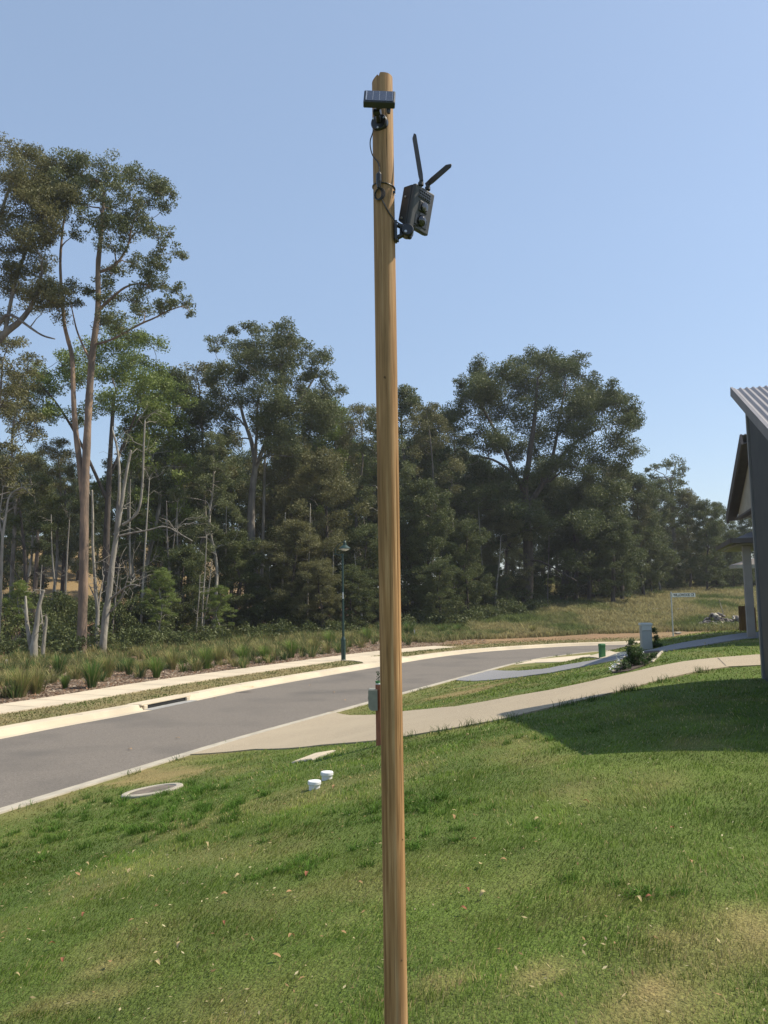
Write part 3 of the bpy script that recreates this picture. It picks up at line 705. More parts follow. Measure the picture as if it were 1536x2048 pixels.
# pot plant standing on the post
pb = pcm+Z*(zt-mp[2]+.016)+A([-.03,0,0])
t = thing('potted_succulent', pb, 'small green succulent sprig on top of the letterbox post', 'plant')
MB().lathe(pb, [(.032,0),(.040,.035),(.036,.035),(.03,.03)], 20).build('pot', M['green_box'], t)
mb = MB(); rr = random.Random(4)
for k in range(46):
    a_ = rr.uniform(0, 6.28); e_ = rr.uniform(.1, 1.4); L_ = rr.uniform(.02, .035); c_ = pb+Z*(.03+rr.random()*.14)+A([rr.uniform(-.02,.02), rr.uniform(-.02,.02), 0])
    d_ = A([math.cos(a_)*math.cos(e_), math.sin(a_)*math.cos(e_), math.sin(e_)]); s__ = np.cross(d_, Z)+1e-3; s__ /= np.linalg.norm(s__)
    q_ = np.cross(s__, d_)
    mb.add([c_, c_+d_*L_*.5+s__*.009, c_+d_*L_, c_+d_*L_*.5-s__*.009, c_+d_*L_*.5+q_*.005], [(0,1,4),(1,2,4),(2,3,4),(3,0,4),(0,3,2,1)])
mb.build('foliage', M['leaf_bush'], t)

# ------------------------------------------------------------------ the pole and what hangs on it
YP = 3.10
ptop = D(764.4, 157, YP); pbot = D(792.3, 2048, YP)
ax_p = ptop-pbot; ax_p /= np.linalg.norm(ax_p); zg = hgt(pbot[0], YP)[0]
pfoot = pbot+ax_p*((zg-.25-pbot[2])/ax_p[2]); RP = .0412
Lp = np.linalg.norm(ptop-pfoot); X_ = A([1., 0, 0]); X_ -= ax_p*np.dot(X_, ax_p); X_ /= np.linalg.norm(X_); Y_ = np.cross(ax_p, X_)
pole = thing('timber_pole', onz(pbot[0], YP), 'tall round treated pine pole standing in the lawn in the foreground', 'pole')
nr_, nc_ = 260, 96; zz = np.linspace(0, Lp, nr_); th = np.linspace(0, 2*np.pi, nc_, endpoint=False)
ZZ, TH = np.meshgrid(zz, th, indexing='ij')
R = RP*(1+.012*np.sin(ZZ*2.1+1)+.010*(fbm(np.cos(TH)*1.5+5, np.sin(TH)*1.5+ZZ*1.1, 91, 3)-.5)*2)
def zpx(py): return np.dot(D(780, py, YP)-pfoot, ax_p)
# drying cracks: (angle, py0, py1, width, depth)
for ang, y0, y1, w_, dp_ in [(-.72, 880, 1650, .024, .006), (-1.72, 250, 540, .018, .004), (-1.30, 180, 345, .02, .005), (-1.95, 420, 700, .016, .003), (-1.22, 640, 720, .02, .003), (-1.55, 1180, 1420, .018, .003), (-.95, 1350, 1560, .016, .003), (-2.2, 1750, 2040, .02, .003), (-2.6, 500, 900, .02, .003), (.4, 300, 1700, .03, .006)]:
    a_, b_ = zpx(y1), zpx(y0); k_ = ss((ZZ-a_)/.15)*ss((b_-ZZ)/.15)
    wob = .035*(vnoise(ZZ*3, ZZ*0+ang*7, 7)-.5)+.02*(vnoise(ZZ*14, ZZ*0+ang*3, 9)-.5)
    dth = np.abs((TH-(ang+wob)+np.pi) % (2*np.pi)-np.pi); R = R-dp_*k_*np.clip(1-dth/(w_*2.2), 0, 1)
v = pfoot+ax_p*ZZ[..., None]+(X_*np.cos(TH)[..., None]+Y_*np.sin(TH)[..., None])*R[..., None]
# the sawn top: chamfered towards the left
tp = A([.55, 0, 0]); xloc = np.cos(TH)*R
cut = np.where(ZZ > Lp-.06, np.clip((ZZ-(Lp-.06))/.06, 0, 1)*(np.clip((-xloc-.008)/RP, 0, 1)*.026+.012*np.clip(1-np.abs(xloc+.014)/.0045, 0, 1)), 0); v = v-ax_p*cut[..., None]
v = v.reshape(-1, 3); i0 = np.arange(nr_-1)[:, None]*nc_; j = np.arange(nc_)[None]; j2 = (j+1) % nc_
q = np.stack([i0+j, i0+j2, i0+nc_+j2, i0+nc_+j], -1).reshape(-1, 4)
f = [tuple(r) for r in q.tolist()]; top = (nr_-1)*nc_; ctr = len(v); v = np.vstack([v, v[top:top+nc_].mean(0)+ax_p*.001])
rim = len(v); v = np.vstack([v, v[top:top+nc_]]); f += [(rim+k, rim+(k+1) % nc_, ctr) for k in range(nc_)]
mb = MB(); mb.v = [tuple(r) for r in v]; mb.f = f
o = mb.build('shaft', M['wood'], pole, smooth=True)
# knots
M['knot'] = mat('knot_wood', (.10,.055,.025), .8, (.16,.09,.04), 200)
for px, py, r_ in [(769.5, 760, .0048), (803, 1912, .0042), (805, 1675, .0030), (771, 762, .003)]:
    c = D(px, py, YP); rel = np.dot(c-(pfoot+ax_p*np.dot(c-pfoot, ax_p)), X_); 
    ya = -math.sqrt(max(RP**2-rel**2, 0)); n_ = X_*rel/RP+Y_*ya/RP; cc_ = pfoot+ax_p*np.dot(c-pfoot, ax_p)+n_*(RP-.001)
    a1 = np.cross(n_, ax_p); a1 /= np.linalg.norm(a1); MB().lathe(cc_, [(r_, 0), (r_*.9, .0018), (r_*.3, .0022)], 14, [a1, np.cross(n_, a1), n_]).build('knot', M['knot'], pole)
def onpole(px, py, lift=.0):
    c = D(px, py, YP-RP); h_ = np.dot(c-pfoot, ax_p); rel = np.clip(np.dot(c-pfoot, X_), -RP*.999, RP*.999)
    ya = -math.sqrt(RP**2-rel**2); n_ = (X_*rel+Y_*ya)/RP; return pfoot+ax_p*h_+n_*(RP+lift)
def zp(x, y): return 660+x/5.12, 130+y/5.12          # enlarged view coordinates -> photo pixels

# solar panel on its bracket
P = lambda x, y, Y: D(*zp(x, y), Y)
near = YP-.155
SA = P(340, 372, near); SB = P(666, 384, near); sw = SB-SA; sW = np.linalg.norm(sw); sw /= sW
up_ = A([0, .50, .87]); up_ -= sw*np.dot(up_, sw); up_ /= np.linalg.norm(up_); sn = np.cross(sw, up_)
sH = .085; sT = .026
spn = thing('solar_panel', (SA+SB)/2, 'small black solar panel tilted to the sky near the pole top', 'solar panel')
cS = (SA+SB)/2+up_*sH/2-sn*sT/2
MB().box(cS, (sW, sH, sT), [sw, up_, sn]).build('housing', M['plastic'], spn, bevel=.004)
MB().box(cS+sn*(sT/2+.0005), (sW*.86, sH*.84, .003), [sw, up_, sn]).build('cell_sheet', M['cell'], spn)
mb = MB()
for k in range(5): mb.box(cS+sn*(sT/2+.0024)+sw*sW*.83*(k/4-.5), (.0011 if k else .004, sH*.76, .0006), [sw, up_, sn])
mb.build('cell_line', M['steel'], spn)
kb = onpole(*zp(505, 585), .0)
Rn = kb-(pfoot+ax_p*np.dot(kb-pfoot, ax_p)); Rn /= np.linalg.norm(Rn); Rx = np.cross(ax_p, Rn); 
MB().lathe(kb-Rn*.012, [(.034,0),(.034,.016),(.030,.021),(.012,.022)], 32, [Rx, ax_p, Rn]).build('base_plate', M['plastic_black'], spn)
mb = MB(); arm0 = kb+Rn*.01; arm1 = cS-sn*(sT/2)+up_*(-.012)
mb.tube([arm0, arm0*.6+arm1*.4+Rn*.018, arm1], [.011, .009, .009], 14); mb.lathe(arm1-sn*.008, [(.018,0),(.018,.006),(.012,.012)], 18, [sw, up_, sn]); mb.build('bracket_arm', M['plastic_black'], spn)
mb = MB(); mb.lathe(arm0*.6+arm1*.4+Rn*.018-Rx*.014, [(.012,0),(.014,.004),(.014,.024),(.012,.028)], 12, [Rn, ax_p, Rx]); mb.build('hinge_knob', M['plastic_black'], spn)
for a_ in (0, 2.1, 4.2): MB().lathe(kb+Rn*.006+(Rx*math.cos(a_+.4)+ax_p*math.sin(a_+.4))*.025, [(.004,0),(.004,.006),(.001,.007)], 10, [Rx, ax_p, Rn]).build('screw', M['steel'], spn)
mb = MB(); gl = P(600, 455, near+.03); mb.lathe(gl-Z*.006, [(.006,-.01),(.008,0),(.008,.012)], 12); mb.build('cable_gland', M['plastic_black'], spn)

# trail camera
Yc = YP-.02
ld_ = ray(835, 412); ld_ /= np.linalg.norm(ld_); lr_ = cr-ld_*np.dot(cr, ld_); lr_ /= np.linalg.norm(lr_); lu_ = np.cross(lr_, ld_)
def L3(w): return lr_*w[0]+lu_*w[1]+ld_*w[2]
wv = L3((.0737,-.042,.085)); wv /= np.linalg.norm(wv); vv = L3((.02,.175,.050)); vv -= wv*np.dot(vv, wv); vv /= np.linalg.norm(vv)
dv_ = np.cross(vv, wv); dv_ = dv_ if np.dot(dv_, L3((-1,0,.6))) > 0 else -dv_      # front to back
O = P(885, 1207, Yc-.03)
Wc, Hc_, Dc = .122, .166, .070
tc_ = thing('trail_camera', O, 'charcoal wildlife camera with two aerials mounted on the right side of the pole', 'camera')
def cp(a_, b_, c_): return O+wv*a_*Wc-vv*b_*Hc_+dv_*c_*Dc      # across, down, back
mb = MB()
sec = [(0,0),(0,.96),(.06,1.0),(.94,1.0),(1,.96),(1,.0)]
v = [cp(x_, y_, .30) for x_, y_ in [(0,0),(1,0),(1,1),(0,1)]]
mb = MB(); mb.hexa([cp(.01,.005,.30), cp(.99,.005,.30), cp(.99,.995,.30), cp(.01,.995,.30)], [cp(.06,.03,1), cp(.94,.03,1), cp(.94,.83,1), cp(.06,.83,1)])
mb.build('rear_housing', M['plastic'], tc_, bevel=.004)
mb = MB(); mb.hexa([cp(0,0,.0), cp(1,0,0), cp(1,1,0), cp(0,1,0)], [cp(0,0,.28), cp(1,0,.28), cp(1,1,.28), cp(0,1,.28)]); mb.build('front_cover', M['plastic_light'], tc_, bevel=.005)
fa = [wv, -vv, -dv_]
def rect(mb_, x0, y0, x1, y1, z0_, z1_):
    mb_.hexa([cp(x0,y0,z0_), cp(x1,y0,z0_), cp(x1,y1,z0_), cp(x0,y1,z0_)], [cp(x0,y0,z1_), cp(x1,y0,z1_), cp(x1,y1,z1_), cp(x0,y1,z1_)]); return mb_
rect(MB(), .20, .06, .82, .27, -.03, .05).build('infrared_array', M['plastic_black'], tc_, bevel=.004)
mb = MB()
for i_ in range(6):
    for j_ in range(3): mb.lathe(cp(.27+.096*i_, .10+.062*j_, -.03), [(.0035,0),(.0035,.002),(.001,.003)], 8, [wv, vv, -dv_])
mb.build('led', M['lens'], tc_)
mb = MB(); rect(mb, .30, .31, .74, .56, -.06, .05); mb.build('lens_hood', M['plastic'], tc_, bevel=.006)
MB().lathe(cp(.52,.44,-.06), [(.019,0),(.019,.006),(.014,.008),(.0001,.010)], 24, [wv, vv, -dv_]).build('lens', M['lens'], tc_)
mb = MB(); rect(mb, .40, .57, .62, .64, -.02, .05); mb.build('bridge', M['plastic_black'], tc_)
mb = MB(); rect(mb, .20, .66, .84, .90, -.03, .05); mb.build('sensor_surround', M['plastic_black'], tc_, bevel=.006)
MB().lathe(cp(.52,.76,-.02), [(.022,0),(.021,.006),(.015,.014),(.006,.018),(.0001,.0185)], 24, [wv, vv, -dv_]).build('motion_sensor', M['lens_clear'] if False else M['lens'], tc_, smooth=True)
mb = MB(); rect(mb, .28, .93, .72, .975, -.02, .05); mb.build('logo_strip', M['plastic_light'], tc_)
for b_ in (.3, .8): MB().lathe(cp(-.01, b_, .62), [(.004,0),(.004,.003)], 10, [vv, dv_, -wv]).build('screw', M['steel'], tc_)
def aerial(x0, y0, xj, yj, xt, yt, Y0, Yt, w0):
    a0 = P(x0, y0, Y0); aj = P(xj, yj, Y0); at_ = P(xt, yt, Yt); d_ = at_-aj; L_ = np.linalg.norm(d_); d_ /= L_
    s1 = np.cross(d_, A([0, 1., 0])); s1 /= np.linalg.norm(s1); s2 = np.cross(d_, s1)
    mb = MB(); mb.tube([a0, aj], [.0085, .0075], 12); mb.lathe(a0-Z*.004, [(.011,0),(.011,.012),(.008,.014)], 12); mb.box(aj, (.013, .016, .02), [s1, s2, d_])
    h1, h2_ = w0/2, .0055
    mb.hexa([aj-s1*h1*.8-s2*h2_, aj+s1*h1*.8-s2*h2_, aj+s1*h1*.8+s2*h2_, aj-s1*h1*.8+s2*h2_], [aj+d_*.02-s1*h1-s2*h2_, aj+d_*.02+s1*h1-s2*h2_, aj+d_*.02+s1*h1+s2*h2_, aj+d_*.02-s1*h1+s2*h2_])
    mb.hexa([aj+d_*.02-s1*h1-s2*h2_, aj+d_*.02+s1*h1-s2*h2_, aj+d_*.02+s1*h1+s2*h2_, aj+d_*.02-s1*h1+s2*h2_], [at_-d_*.008-s1*h1*.98-s2*h2_*.7, at_-d_*.022+s1*h1*.98-s2*h2_*.7, at_-d_*.022+s1*h1*.98+s2*h2_*.7, at_-d_*.008-s1*h1*.98+s2*h2_*.7])
    mb.hexa([at_-d_*.008-s1*h1*.98-s2*h2_*.7, at_-d_*.022+s1*h1*.98-s2*h2_*.7, at_-d_*.022+s1*h1*.98+s2*h2_*.7, at_-d_*.008-s1*h1*.98+s2*h2_*.7], [at_-s1*h1*.3-s2*.002, at_-s1*h1*.0-s2*.002, at_-s1*h1*.0+s2*.002, at_-s1*h1*.3+s2*.002])
    mb.build('aerial', M['plastic'], tc_)
aerial(930, 1225, 935, 1172, 858, 705, Yc-.01, Yc+.03, .0175)
aerial(1000, 1272, 1008, 1214, 1240, 1012, Yc+.04, Yc-.06, .0195)
# ball mount
hub = P(792, 1705, Yc+.0)
mb = MB(); mb.lathe(hub-A([0, .022, 0]), [(.001,0),(.021,.0),(.025,.006),(.025,.038),(.021,.044),(.001,.044)], 28, [A([1., 0, 0]), Z, A([0, 1., 0])]); mb.build('swivel', M['plastic_black'], tc_)
MB().lathe(P(775, 1703, Yc-.023), [(.006,0),(.005,.003)], 12, [A([1., 0, 0]), Z, A([0, -1., 0])]).build('bolt', M['steel'], tc_)
mb = MB()
pl0 = P(690, 1625, Yc); pl1 = P(690, 1790, Yc)
mb.box((pl0+pl1)/2-A([.006, 0, 0]), (.010, .040, np.linalg.norm(pl0-pl1)+.012)); mb.tube([P(690,1640,Yc), P(735,1655,Yc), P(800,1660,Yc)], [.009,.010,.012], 12); mb.tube([P(690,1768,Yc), P(735,1745,Yc), P(790,1725,Yc)], [.009,.009,.012], 12)
mb.tube([P(735,1650,Yc), P(735,1750,Yc)], [.009,.009], 10); mb.tube([hub, P(830, 1675, Yc+.03), P(870,1650,Yc+.03), P(885,1585,Yc+.04)], [.014,.014,.013,.012], 14)
mb.build('mount_bracket', M['plastic_black'], tc_)
MB().lathe(P(815,1752,Yc), [(.005,-.012),(.009,-.008),(.009,.004),(.004,.012)], 12).build('knob', M['plastic_black'], tc_)
MB().lathe(P(690,1800,Yc), [(.006,-.006),(.006,.006)], 10, [Z, A([0, 1., 0]), A([1., 0, 0])]).build('wing_nut', M['plastic_black'], tc_)
# cable from the panel to the camera
cpts = [onpole(*zp(455, 648), .006), P(432,715,YP-.06), P(410,770,YP-.05), P(412,850,YP-.05), onpole(*zp(452, 915), .006), onpole(*zp(498, 990), .005), onpole(*zp(513, 1060), .005), onpole(*zp(513, 1110), .008)]
cab = thing('cable', onpole(*zp(510, 1100), .005), 'thin black cable looping down the pole from panel to camera', 'cable')
MB().tube(smoothpath(cpts, 3), .0022, 8).build('upper_lead', M['cable'], cab)
c2 = [onpole(*zp(530, 1370), .006), onpole(*zp(560, 1440), .005), onpole(*zp(590, 1500), .004), onpole(*zp(635, 1560), .006), P(668,1600,YP-.03), P(740,1640,YP-.02), P(850,1650,Yc+.01), P(905,1625,Yc+.01)]
MB().tube(smoothpath(c2, 3), .0024, 8).build('lower_lead', M['cable'], cab)
MB().tube([onpole(*zp(513,1105), .009), onpole(*zp(510,1130), .010), onpole(*zp(510,1200), .010), onpole(*zp(508,1262), .009)], [.005,.011,.011,.006], 12).build('connector', M['plastic_black'], cab)
mb = MB()
for k in range(3):
    loop = []
    for q in range(21):
        a_ = 2*math.pi*q/20; loop.append(onpole(*zp(508+k*7-4+(30+k*6)*math.sin(a_), 1322+k*4-(52+k*4)*math.cos(a_)), .005+.003*k))
    mb.tube(loop, .0021, 8)
mb.build('coil', M['cable'], cab)
mb = MB(); ring = []
for q in range(41):
    a_ = 2*math.pi*q/40; hgt_ = np.dot(D(*zp(560, 1262), YP)-pfoot, ax_p)-.0*q; ring.append(pfoot+ax_p*(hgt_-.006*math.cos(a_))+(X_*math.cos(a_)+Y_*math.sin(a_))*(RP+.0028))
mb.tube(ring, .0026, 6)
kn = onpole(*zp(650, 1275), .003); mb.box(kn, (.010, .008, .008)); mb.tube([kn, kn+A([.004,-.004,-.014])], .0014, 6)
tie = thing('cable_tie', kn, 'black cable tie cinched around the pole above the camera', 'cable tie'); mb.build('strap', M['cable'], tie)
# ------------------------------------------------------------------ trees
TREEMASS = []        # nothing is instanced from here; it only remembers prototypes
def leafmesh(cl, rng, L=.26, Wd=.12, puffs=8, cover=1.25, spread=.74, pr=.42, flat=.72, droop=.25, ls=.66):
    """leaf faces gathered in puffs on the clumps cl (x, y, z, r)"""
    cl = np.asarray(cl, float); n = len(cl); L = L*ls; Wd = Wd*ls
    d = rng.normal(size=(n, puffs, 3)); d /= np.linalg.norm(d, axis=2)[..., None]; d[..., 2] = d[..., 2]*.75+.12
    pc = cl[:, None, :3]+d*cl[:, None, 3:4]*spread*rng.uniform(.35, 1.05, (n, puffs, 1))
    r_ = cl[:, None, 3]*pr*rng.uniform(.6, 1.25, (n, puffs))
    pc = pc.reshape(-1, 3); r_ = r_.ravel(); cnt = np.maximum(5, (cover*math.pi*r_**2/(.5*L*Wd)*.75)).astype(int)
    idx = np.repeat(np.arange(len(pc)), cnt); m = len(idx)
    u = rng.normal(size=(m, 3)); u /= np.linalg.norm(u, axis=1)[:, None]; rad = rng.uniform(0, 1, m)**.45
    p = pc[idx]+u*(r_[idx]*rad)[:, None]*A([1, 1, flat]); p[:, 2] -= 0
    a = rng.normal(size=(m, 3)); a[:, 2] -= droop*1.6; a /= np.linalg.norm(a, axis=1)[:, None]
    b = np.cross(a, rng.normal(size=(m, 3))); b /= np.linalg.norm(b, axis=1)[:, None]+1e-9
    s = rng.uniform(.6, 1.25, m)[:, None]
    v = np.stack([p-a*L/2*s, p+b*Wd/2*s, p+a*L/2*s, p-b*Wd/2*s], 1).reshape(-1, 3)
    rp = rng.uniform(0, 1, len(pc)); rnd = np.repeat(np.clip(rp[idx]*.6+rng.uniform(0, 1, m)*.4, 0, 1), 4)
    q = np.arange(m*4).reshape(-1, 4)
    return v, q, rnd, pc, r_
def jitterpath(a, b, rng, k=5, amp=.06, up=.0, c0=None):
    a = A(a); b = A(b); L = np.linalg.norm(b-a); t = np.linspace(0, 1, k)[:, None]
    p = a+(b-a)*t
    if c0 is not None: p = (1-t)**2*a+2*t*(1-t)*(a+c0*L*.45)+t**2*b
    p[1:-1] += rng.normal(size=(k-2, 3))*amp*L; return p
def skeleton(trunks, cl, rng, mb, rmin=.018, twigs=None, ratio=.5, upw=1.3, side=6):
    """trunks: list of (pts, r0, r1); a limb to every clump"""
    NP = []; NR = []; ND = []
    for pts, ra, rb in trunks:
        p = smoothpath(pts, 2); L = len(p); r = np.linspace(ra, rb, L)
        r = r*(1+.06*rng.normal(size=L)*.5); mb.tube(p, r, 14 if ra > .15 else 8)
        seg = np.repeat(np.arange(L-1), 3); tt = np.tile([0, .33, .66], L-1)
        for i_, t_ in zip(seg, tt):
            NP.append(p[i_]+(p[i_+1]-p[i_])*t_); NR.append(r[i_]*(1-t_)+r[i_+1]*t_); d = p[i_+1]-p[i_]; ND.append(d/(np.linalg.norm(d)+1e-9))
    if len(cl) == 0: return
    cl = np.asarray(cl); T0 = A(NP); dist = np.array([np.linalg.norm(T0-c[:3], axis=1).min() for c in cl])
    for c in cl[np.argsort(dist)]:
        P_ = A(NP); d = np.linalg.norm(P_-c[:3], axis=1); hor = np.linalg.norm(P_[:, :2]-c[:2], axis=1)
        cost = d+upw*np.maximum(0, P_[:, 2]-(c[2]-.45*hor)); cost[A(NR) < rmin*1.3] += 1e3 if False else 0
        i = int(np.argmin(cost)); L = d[i]
        ra = min(NR[i]*.72, max(rmin*1.4, ratio*.035*L+rmin)); end = c[:3]-A([0, 0, c[3]*.1])
        path = jitterpath(NP[i], end, rng, 6, .035, c0=ND[i]*.5+A([0, 0, .5]))
        rr = np.linspace(ra, rmin*.7, 6); mb.tube(path, rr, side, cap=False)
        for k in range(1, 6): NP.append(path[k]); NR.append(rr[k]); dd = path[k]-path[k-1]; ND.append(dd/(np.linalg.norm(dd)+1e-9))
    return
def twigs_to(mb, cl, pc, puffs, r=.012):
    for i, c in enumerate(cl):
        for q in pc[i*puffs:(i+1)*puffs]:
            m_ = (A(c[:3])+q)/2+A([0, 0, -.08*c[3]]); mb.tube([c[:3], m_, q], [r, r*.8, r*.5], 3, cap=False)
def tree(name, label, cat, base, trunks, cl, bark, leaf, rng, group=None, L=.26, Wd=.12, puffs=8, cover=1.25, rmin=.02, tw=.014, **kw):
    t = thing(name, base, label, cat, group)
    mb = MB(); skeleton(trunks, cl, rng, mb, rmin=rmin, **({k: kw.pop(k) for k in list(kw) if k in ('ratio', 'upw', 'side')}))
    if len(cl):
        v, q, rnd, pc, _ = leafmesh(cl, rng, L, Wd, puffs, cover, **kw); twigs_to(mb, cl, pc, puffs, tw)
    mb.build('trunk', bark, t, smooth=True)
    if len(cl):
        me = mkmesh('crown', v-LOC[t.name], quads=q, m=leaf, rnd=rnd); link('crown', me, t)
    return t
def rngs(s): return np.random.default_rng(s)
def pxclumps(l, ox, oy, k, Y, depth, rng, rs=1.0, RS=1.5, extra=0):
    """crown clumps measured in the photo, given a depth inside a round crown"""
    l = A(l, float); x = ox+l[:, 0]/k; y = oy+l[:, 1]/k; r = l[:, 2]/k
    cx = (x.min()+x.max())/2; hw = (x.max()-x.min())/2+1; out = []
    for xx, yy, r_ in zip(x, y, r):
        e = math.sqrt(max(0.05, 1-((xx-cx)/hw)**2)); y_ = Y+rng.uniform(-1, 1)*depth*e; p = D(xx, yy, y_); out.append([*p, r_*y_/F_PX*rs*RS])
    out = A(out)
    if extra:
        for i in rng.integers(0, len(out), extra):
            d = np.linalg.norm(out[:, :3]-out[i, :3], axis=1); j = np.argsort(d)[1+rng.integers(0, min(6, len(d)-1))]; q = (out[i]+out[j])/2; q[:3] += rng.normal(size=3)*q[3]*.3; out = np.vstack([out, q])
    return out
def pxpath(l, ox, oy, k, Y, dy=0):
    n = len(l); return [D(ox+x/k, oy+y/k, Y+dy*(i/(n-1))) for i, (x, y) in enumerate(l)]

# --- tall twin stemmed gum, left
rg = rngs(1); bA = G(163, 1312); YA = bA[1]
tA = [[bA-A([0,0,.4]), *pxpath([(163,1295),(166,1200),(168,1100),(169,1000),(173,900),(178,800),(183,725),(189,672),(197,621)],0,0,1,YA), *pxpath([(195.5,533),(199,500),(202,473),(206,420),(208,380)],0,0,1,YA,.4)],
      pxpath([(167,1010),(160,930),(152,870),(148,820),(146,760),(145,711),(136,680),(128.5,651),(126,615),(122,570),(120,520),(124,470),(130,420),(140,370)],0,0,1,YA,1.2),
      pxpath([(197,621),(214,604),(232,588),(250,574),(273,566),(300,572)],0,0,1,YA,-1), pxpath([(182,725),(165,690),(153,660),(148,637),(140,600)],0,0,1,YA,1),
      pxpath([(186,690),(225,680),(279,648),(310,636),(336,621),(365,612)],0,0,1,YA,-1.2), pxpath([(196,545),(225,535),(240,520),(258,490),(262,455),(280,415)],0,0,1,YA,.8)]
rA = [(.28,.08),(.17,.04),(.10,.03),(.07,.025),(.08,.025),(.10,.03)]
cA = [(780,250,100),(900,300,100),(1020,360,90),(1150,400,90),(1240,470,60),(1200,570,70),(1080,520,90),(950,480,110),(830,420,110),(740,520,80),(850,600,100),(1000,640,80),(760,680,90),(900,720,110),(820,850,100),(1050,720,80),(1150,760,80),(1230,750,50),(1200,860,60),(1300,900,60),(980,980,80),(1080,1040,80),(1170,980,80),(1190,1130,60),(880,1020,70),(950,1240,90),(1050,1320,80),(1180,1310,70),(1270,1270,50),(1350,1260,60),(1395,1350,40),(860,1430,110),(740,1420,70),
      (540,260,110),(600,330,90),(650,420,90),(480,400,110),(560,530,90),(700,360,70),(600,640,70),(560,760,70),(760,1120,60),(660,1180,60)]
tree('tall_gum_tree', 'tall twin-stemmed gum with reddish bark and airy crown, tallest tree on the left', 'tree', bA, [(p, *r) for p, r in zip(tA, rA)], pxclumps(cA, 0, 260, 3.657, YA, 2.6, rg, 1.05, extra=14), M['bark_red'], M['leaf_gum'], rg, L=.22, Wd=.10, puffs=9, cover=1.15, rmin=.022, ratio=.9)
# --- leafy gum leaning in at the left edge
rg = rngs(2); bB = G(-60, 1316); YB = bB[1]+1
tB = [[bB-A([0,0,.4]), *pxpath([(-58,1200),(-55,1000),(-50,850),(-40,740),(-20,700),(10,665),(45,640),(70,600),(85,540)],0,0,1,YB)],
      pxpath([(-50,850),(-48,700),(-30,560),(-10,470),(10,400),(30,340)],0,0,1,YB,1.0), pxpath([(-35,735),(0,640),(20,625),(60,655),(85,672),(110,678)],0,0,1,YB,-1), pxpath([(10,665),(30,560),(60,480),(90,420),(110,370)],0,0,1,YB,1)]
cB = [(50,120,120),(180,180,120),(270,200,80),(100,300,140),(250,350,140),(380,330,120),(120,480,140),(280,520,140),(420,520,130),(80,650,130),(220,700,130),(360,720,110),(100,850,120),(260,860,110),(60,1000,110),(200,1050,120),(340,980,90),(120,1180,120),(280,1200,130),(420,1230,100),(540,1180,80),(560,1280,60),(230,1290,80),(-150,300,160),(-250,600,170),(-200,900,160),(-100,1150,140),(-320,400,160),(330,640,120),(170,780,120),(30,760,110),(330,440,120),(180,380,120),(60,380,110),(420,640,90),(330,1290,60),(150,1120,100),(380,820,90),(440,430,90),(420,250,70),(20,1350,80)]
tree('gum_tree', 'broad brownish-leaved gum with bare low limbs leaning in at the left edge', 'tree', bB, [(tB[0],.42,.07),(tB[1],.2,.05),(tB[2],.12,.03),(tB[3],.12,.04)], pxclumps(cB, 0, 260, 3.657, YB, 3.0, rg, 1.0, extra=14), M['bark_grey'], M['leaf_olive'], rg, L=.22, Wd=.09, puffs=9, cover=1.05, rmin=.02, ratio=.9)
# --- centre gum
rg = rngs(3); bC = G(512, 1268); YC = bC[1]
ox, oy, k = 360, 620, 3.102
tC = [[bC-A([0,0,.4]), *pxpath([(470,1950),(474,1800),(460,1650),(446,1500),(440,1300),(446,1150),(452,1080),(468,980),(462,900),(440,800),(410,720),(385,640),(372,560)],ox,oy,k,YC)],
      pxpath([(466,990),(500,900),(540,800),(580,700),(610,600),(640,480),(650,380)],ox,oy,k,YC,2), pxpath([(466,985),(470,850),(480,700),(478,600),(500,500)],ox,oy,k,YC,-1.5),
      pxpath([(580,700),(680,620),(760,540),(830,430),(860,360)],ox,oy,k,YC,1)]
cC = [(640,130,70),(590,110,45),(510,120,60),(440,130,40),(330,140,45),(270,190,40),(190,190,50),(220,240,40),(740,190,35),(850,290,80),(900,300,40),(780,270,60),(680,210,60),(590,230,80),(470,240,90),(360,260,80),(420,330,90),(550,340,100),(680,330,100),(260,380,90),(180,420,80),(330,420,90),(790,400,60),(600,440,100),(470,440,90),(720,480,90),(900,480,60),(980,500,50),(850,560,100),(300,550,100),(420,560,90),(600,560,100),(720,620,100),(900,650,100),(500,680,90),(250,660,90),(650,750,110),(800,760,100),(330,800,90),(560,880,80),(700,900,90)]
tree('gum_tree', 'full-crowned gum with a straight grey trunk, tallest tree left of the street lamp', 'tree', bC, [(tC[0],.44,.09),(tC[1],.2,.06),(tC[2],.16,.05),(tC[3],.12,.05)], pxclumps(cC, ox, oy, k, YC, 4, rg, 1.02, extra=18), M['bark_grey'], M['leaf_gum'], rg, L=.27, Wd=.13, puffs=9, cover=1.15, rmin=.035, tw=.018, ratio=.9)
b_ = G(521, 1266); b_[1] += .8
tree('slender_gum_tree', 'slender pale-trunked gum pressed close beside the straight grey trunk', 'tree', b_, [([b_-A([0,0,.4]), *pxpath([(495,1950),(500,1800),(512,1500),(520,1250),(525,1000),(530,800),(560,650)],ox,oy,k,b_[1])],.20,.05)], pxclumps([(560,640,90),(620,900,90),(500,780,70),(640,1050,90),(420,1150,70)], ox, oy, k, b_[1], 2, rg), M['bark_pale'], M['leaf_olive'], rg, L=.25, Wd=.12, cover=1)
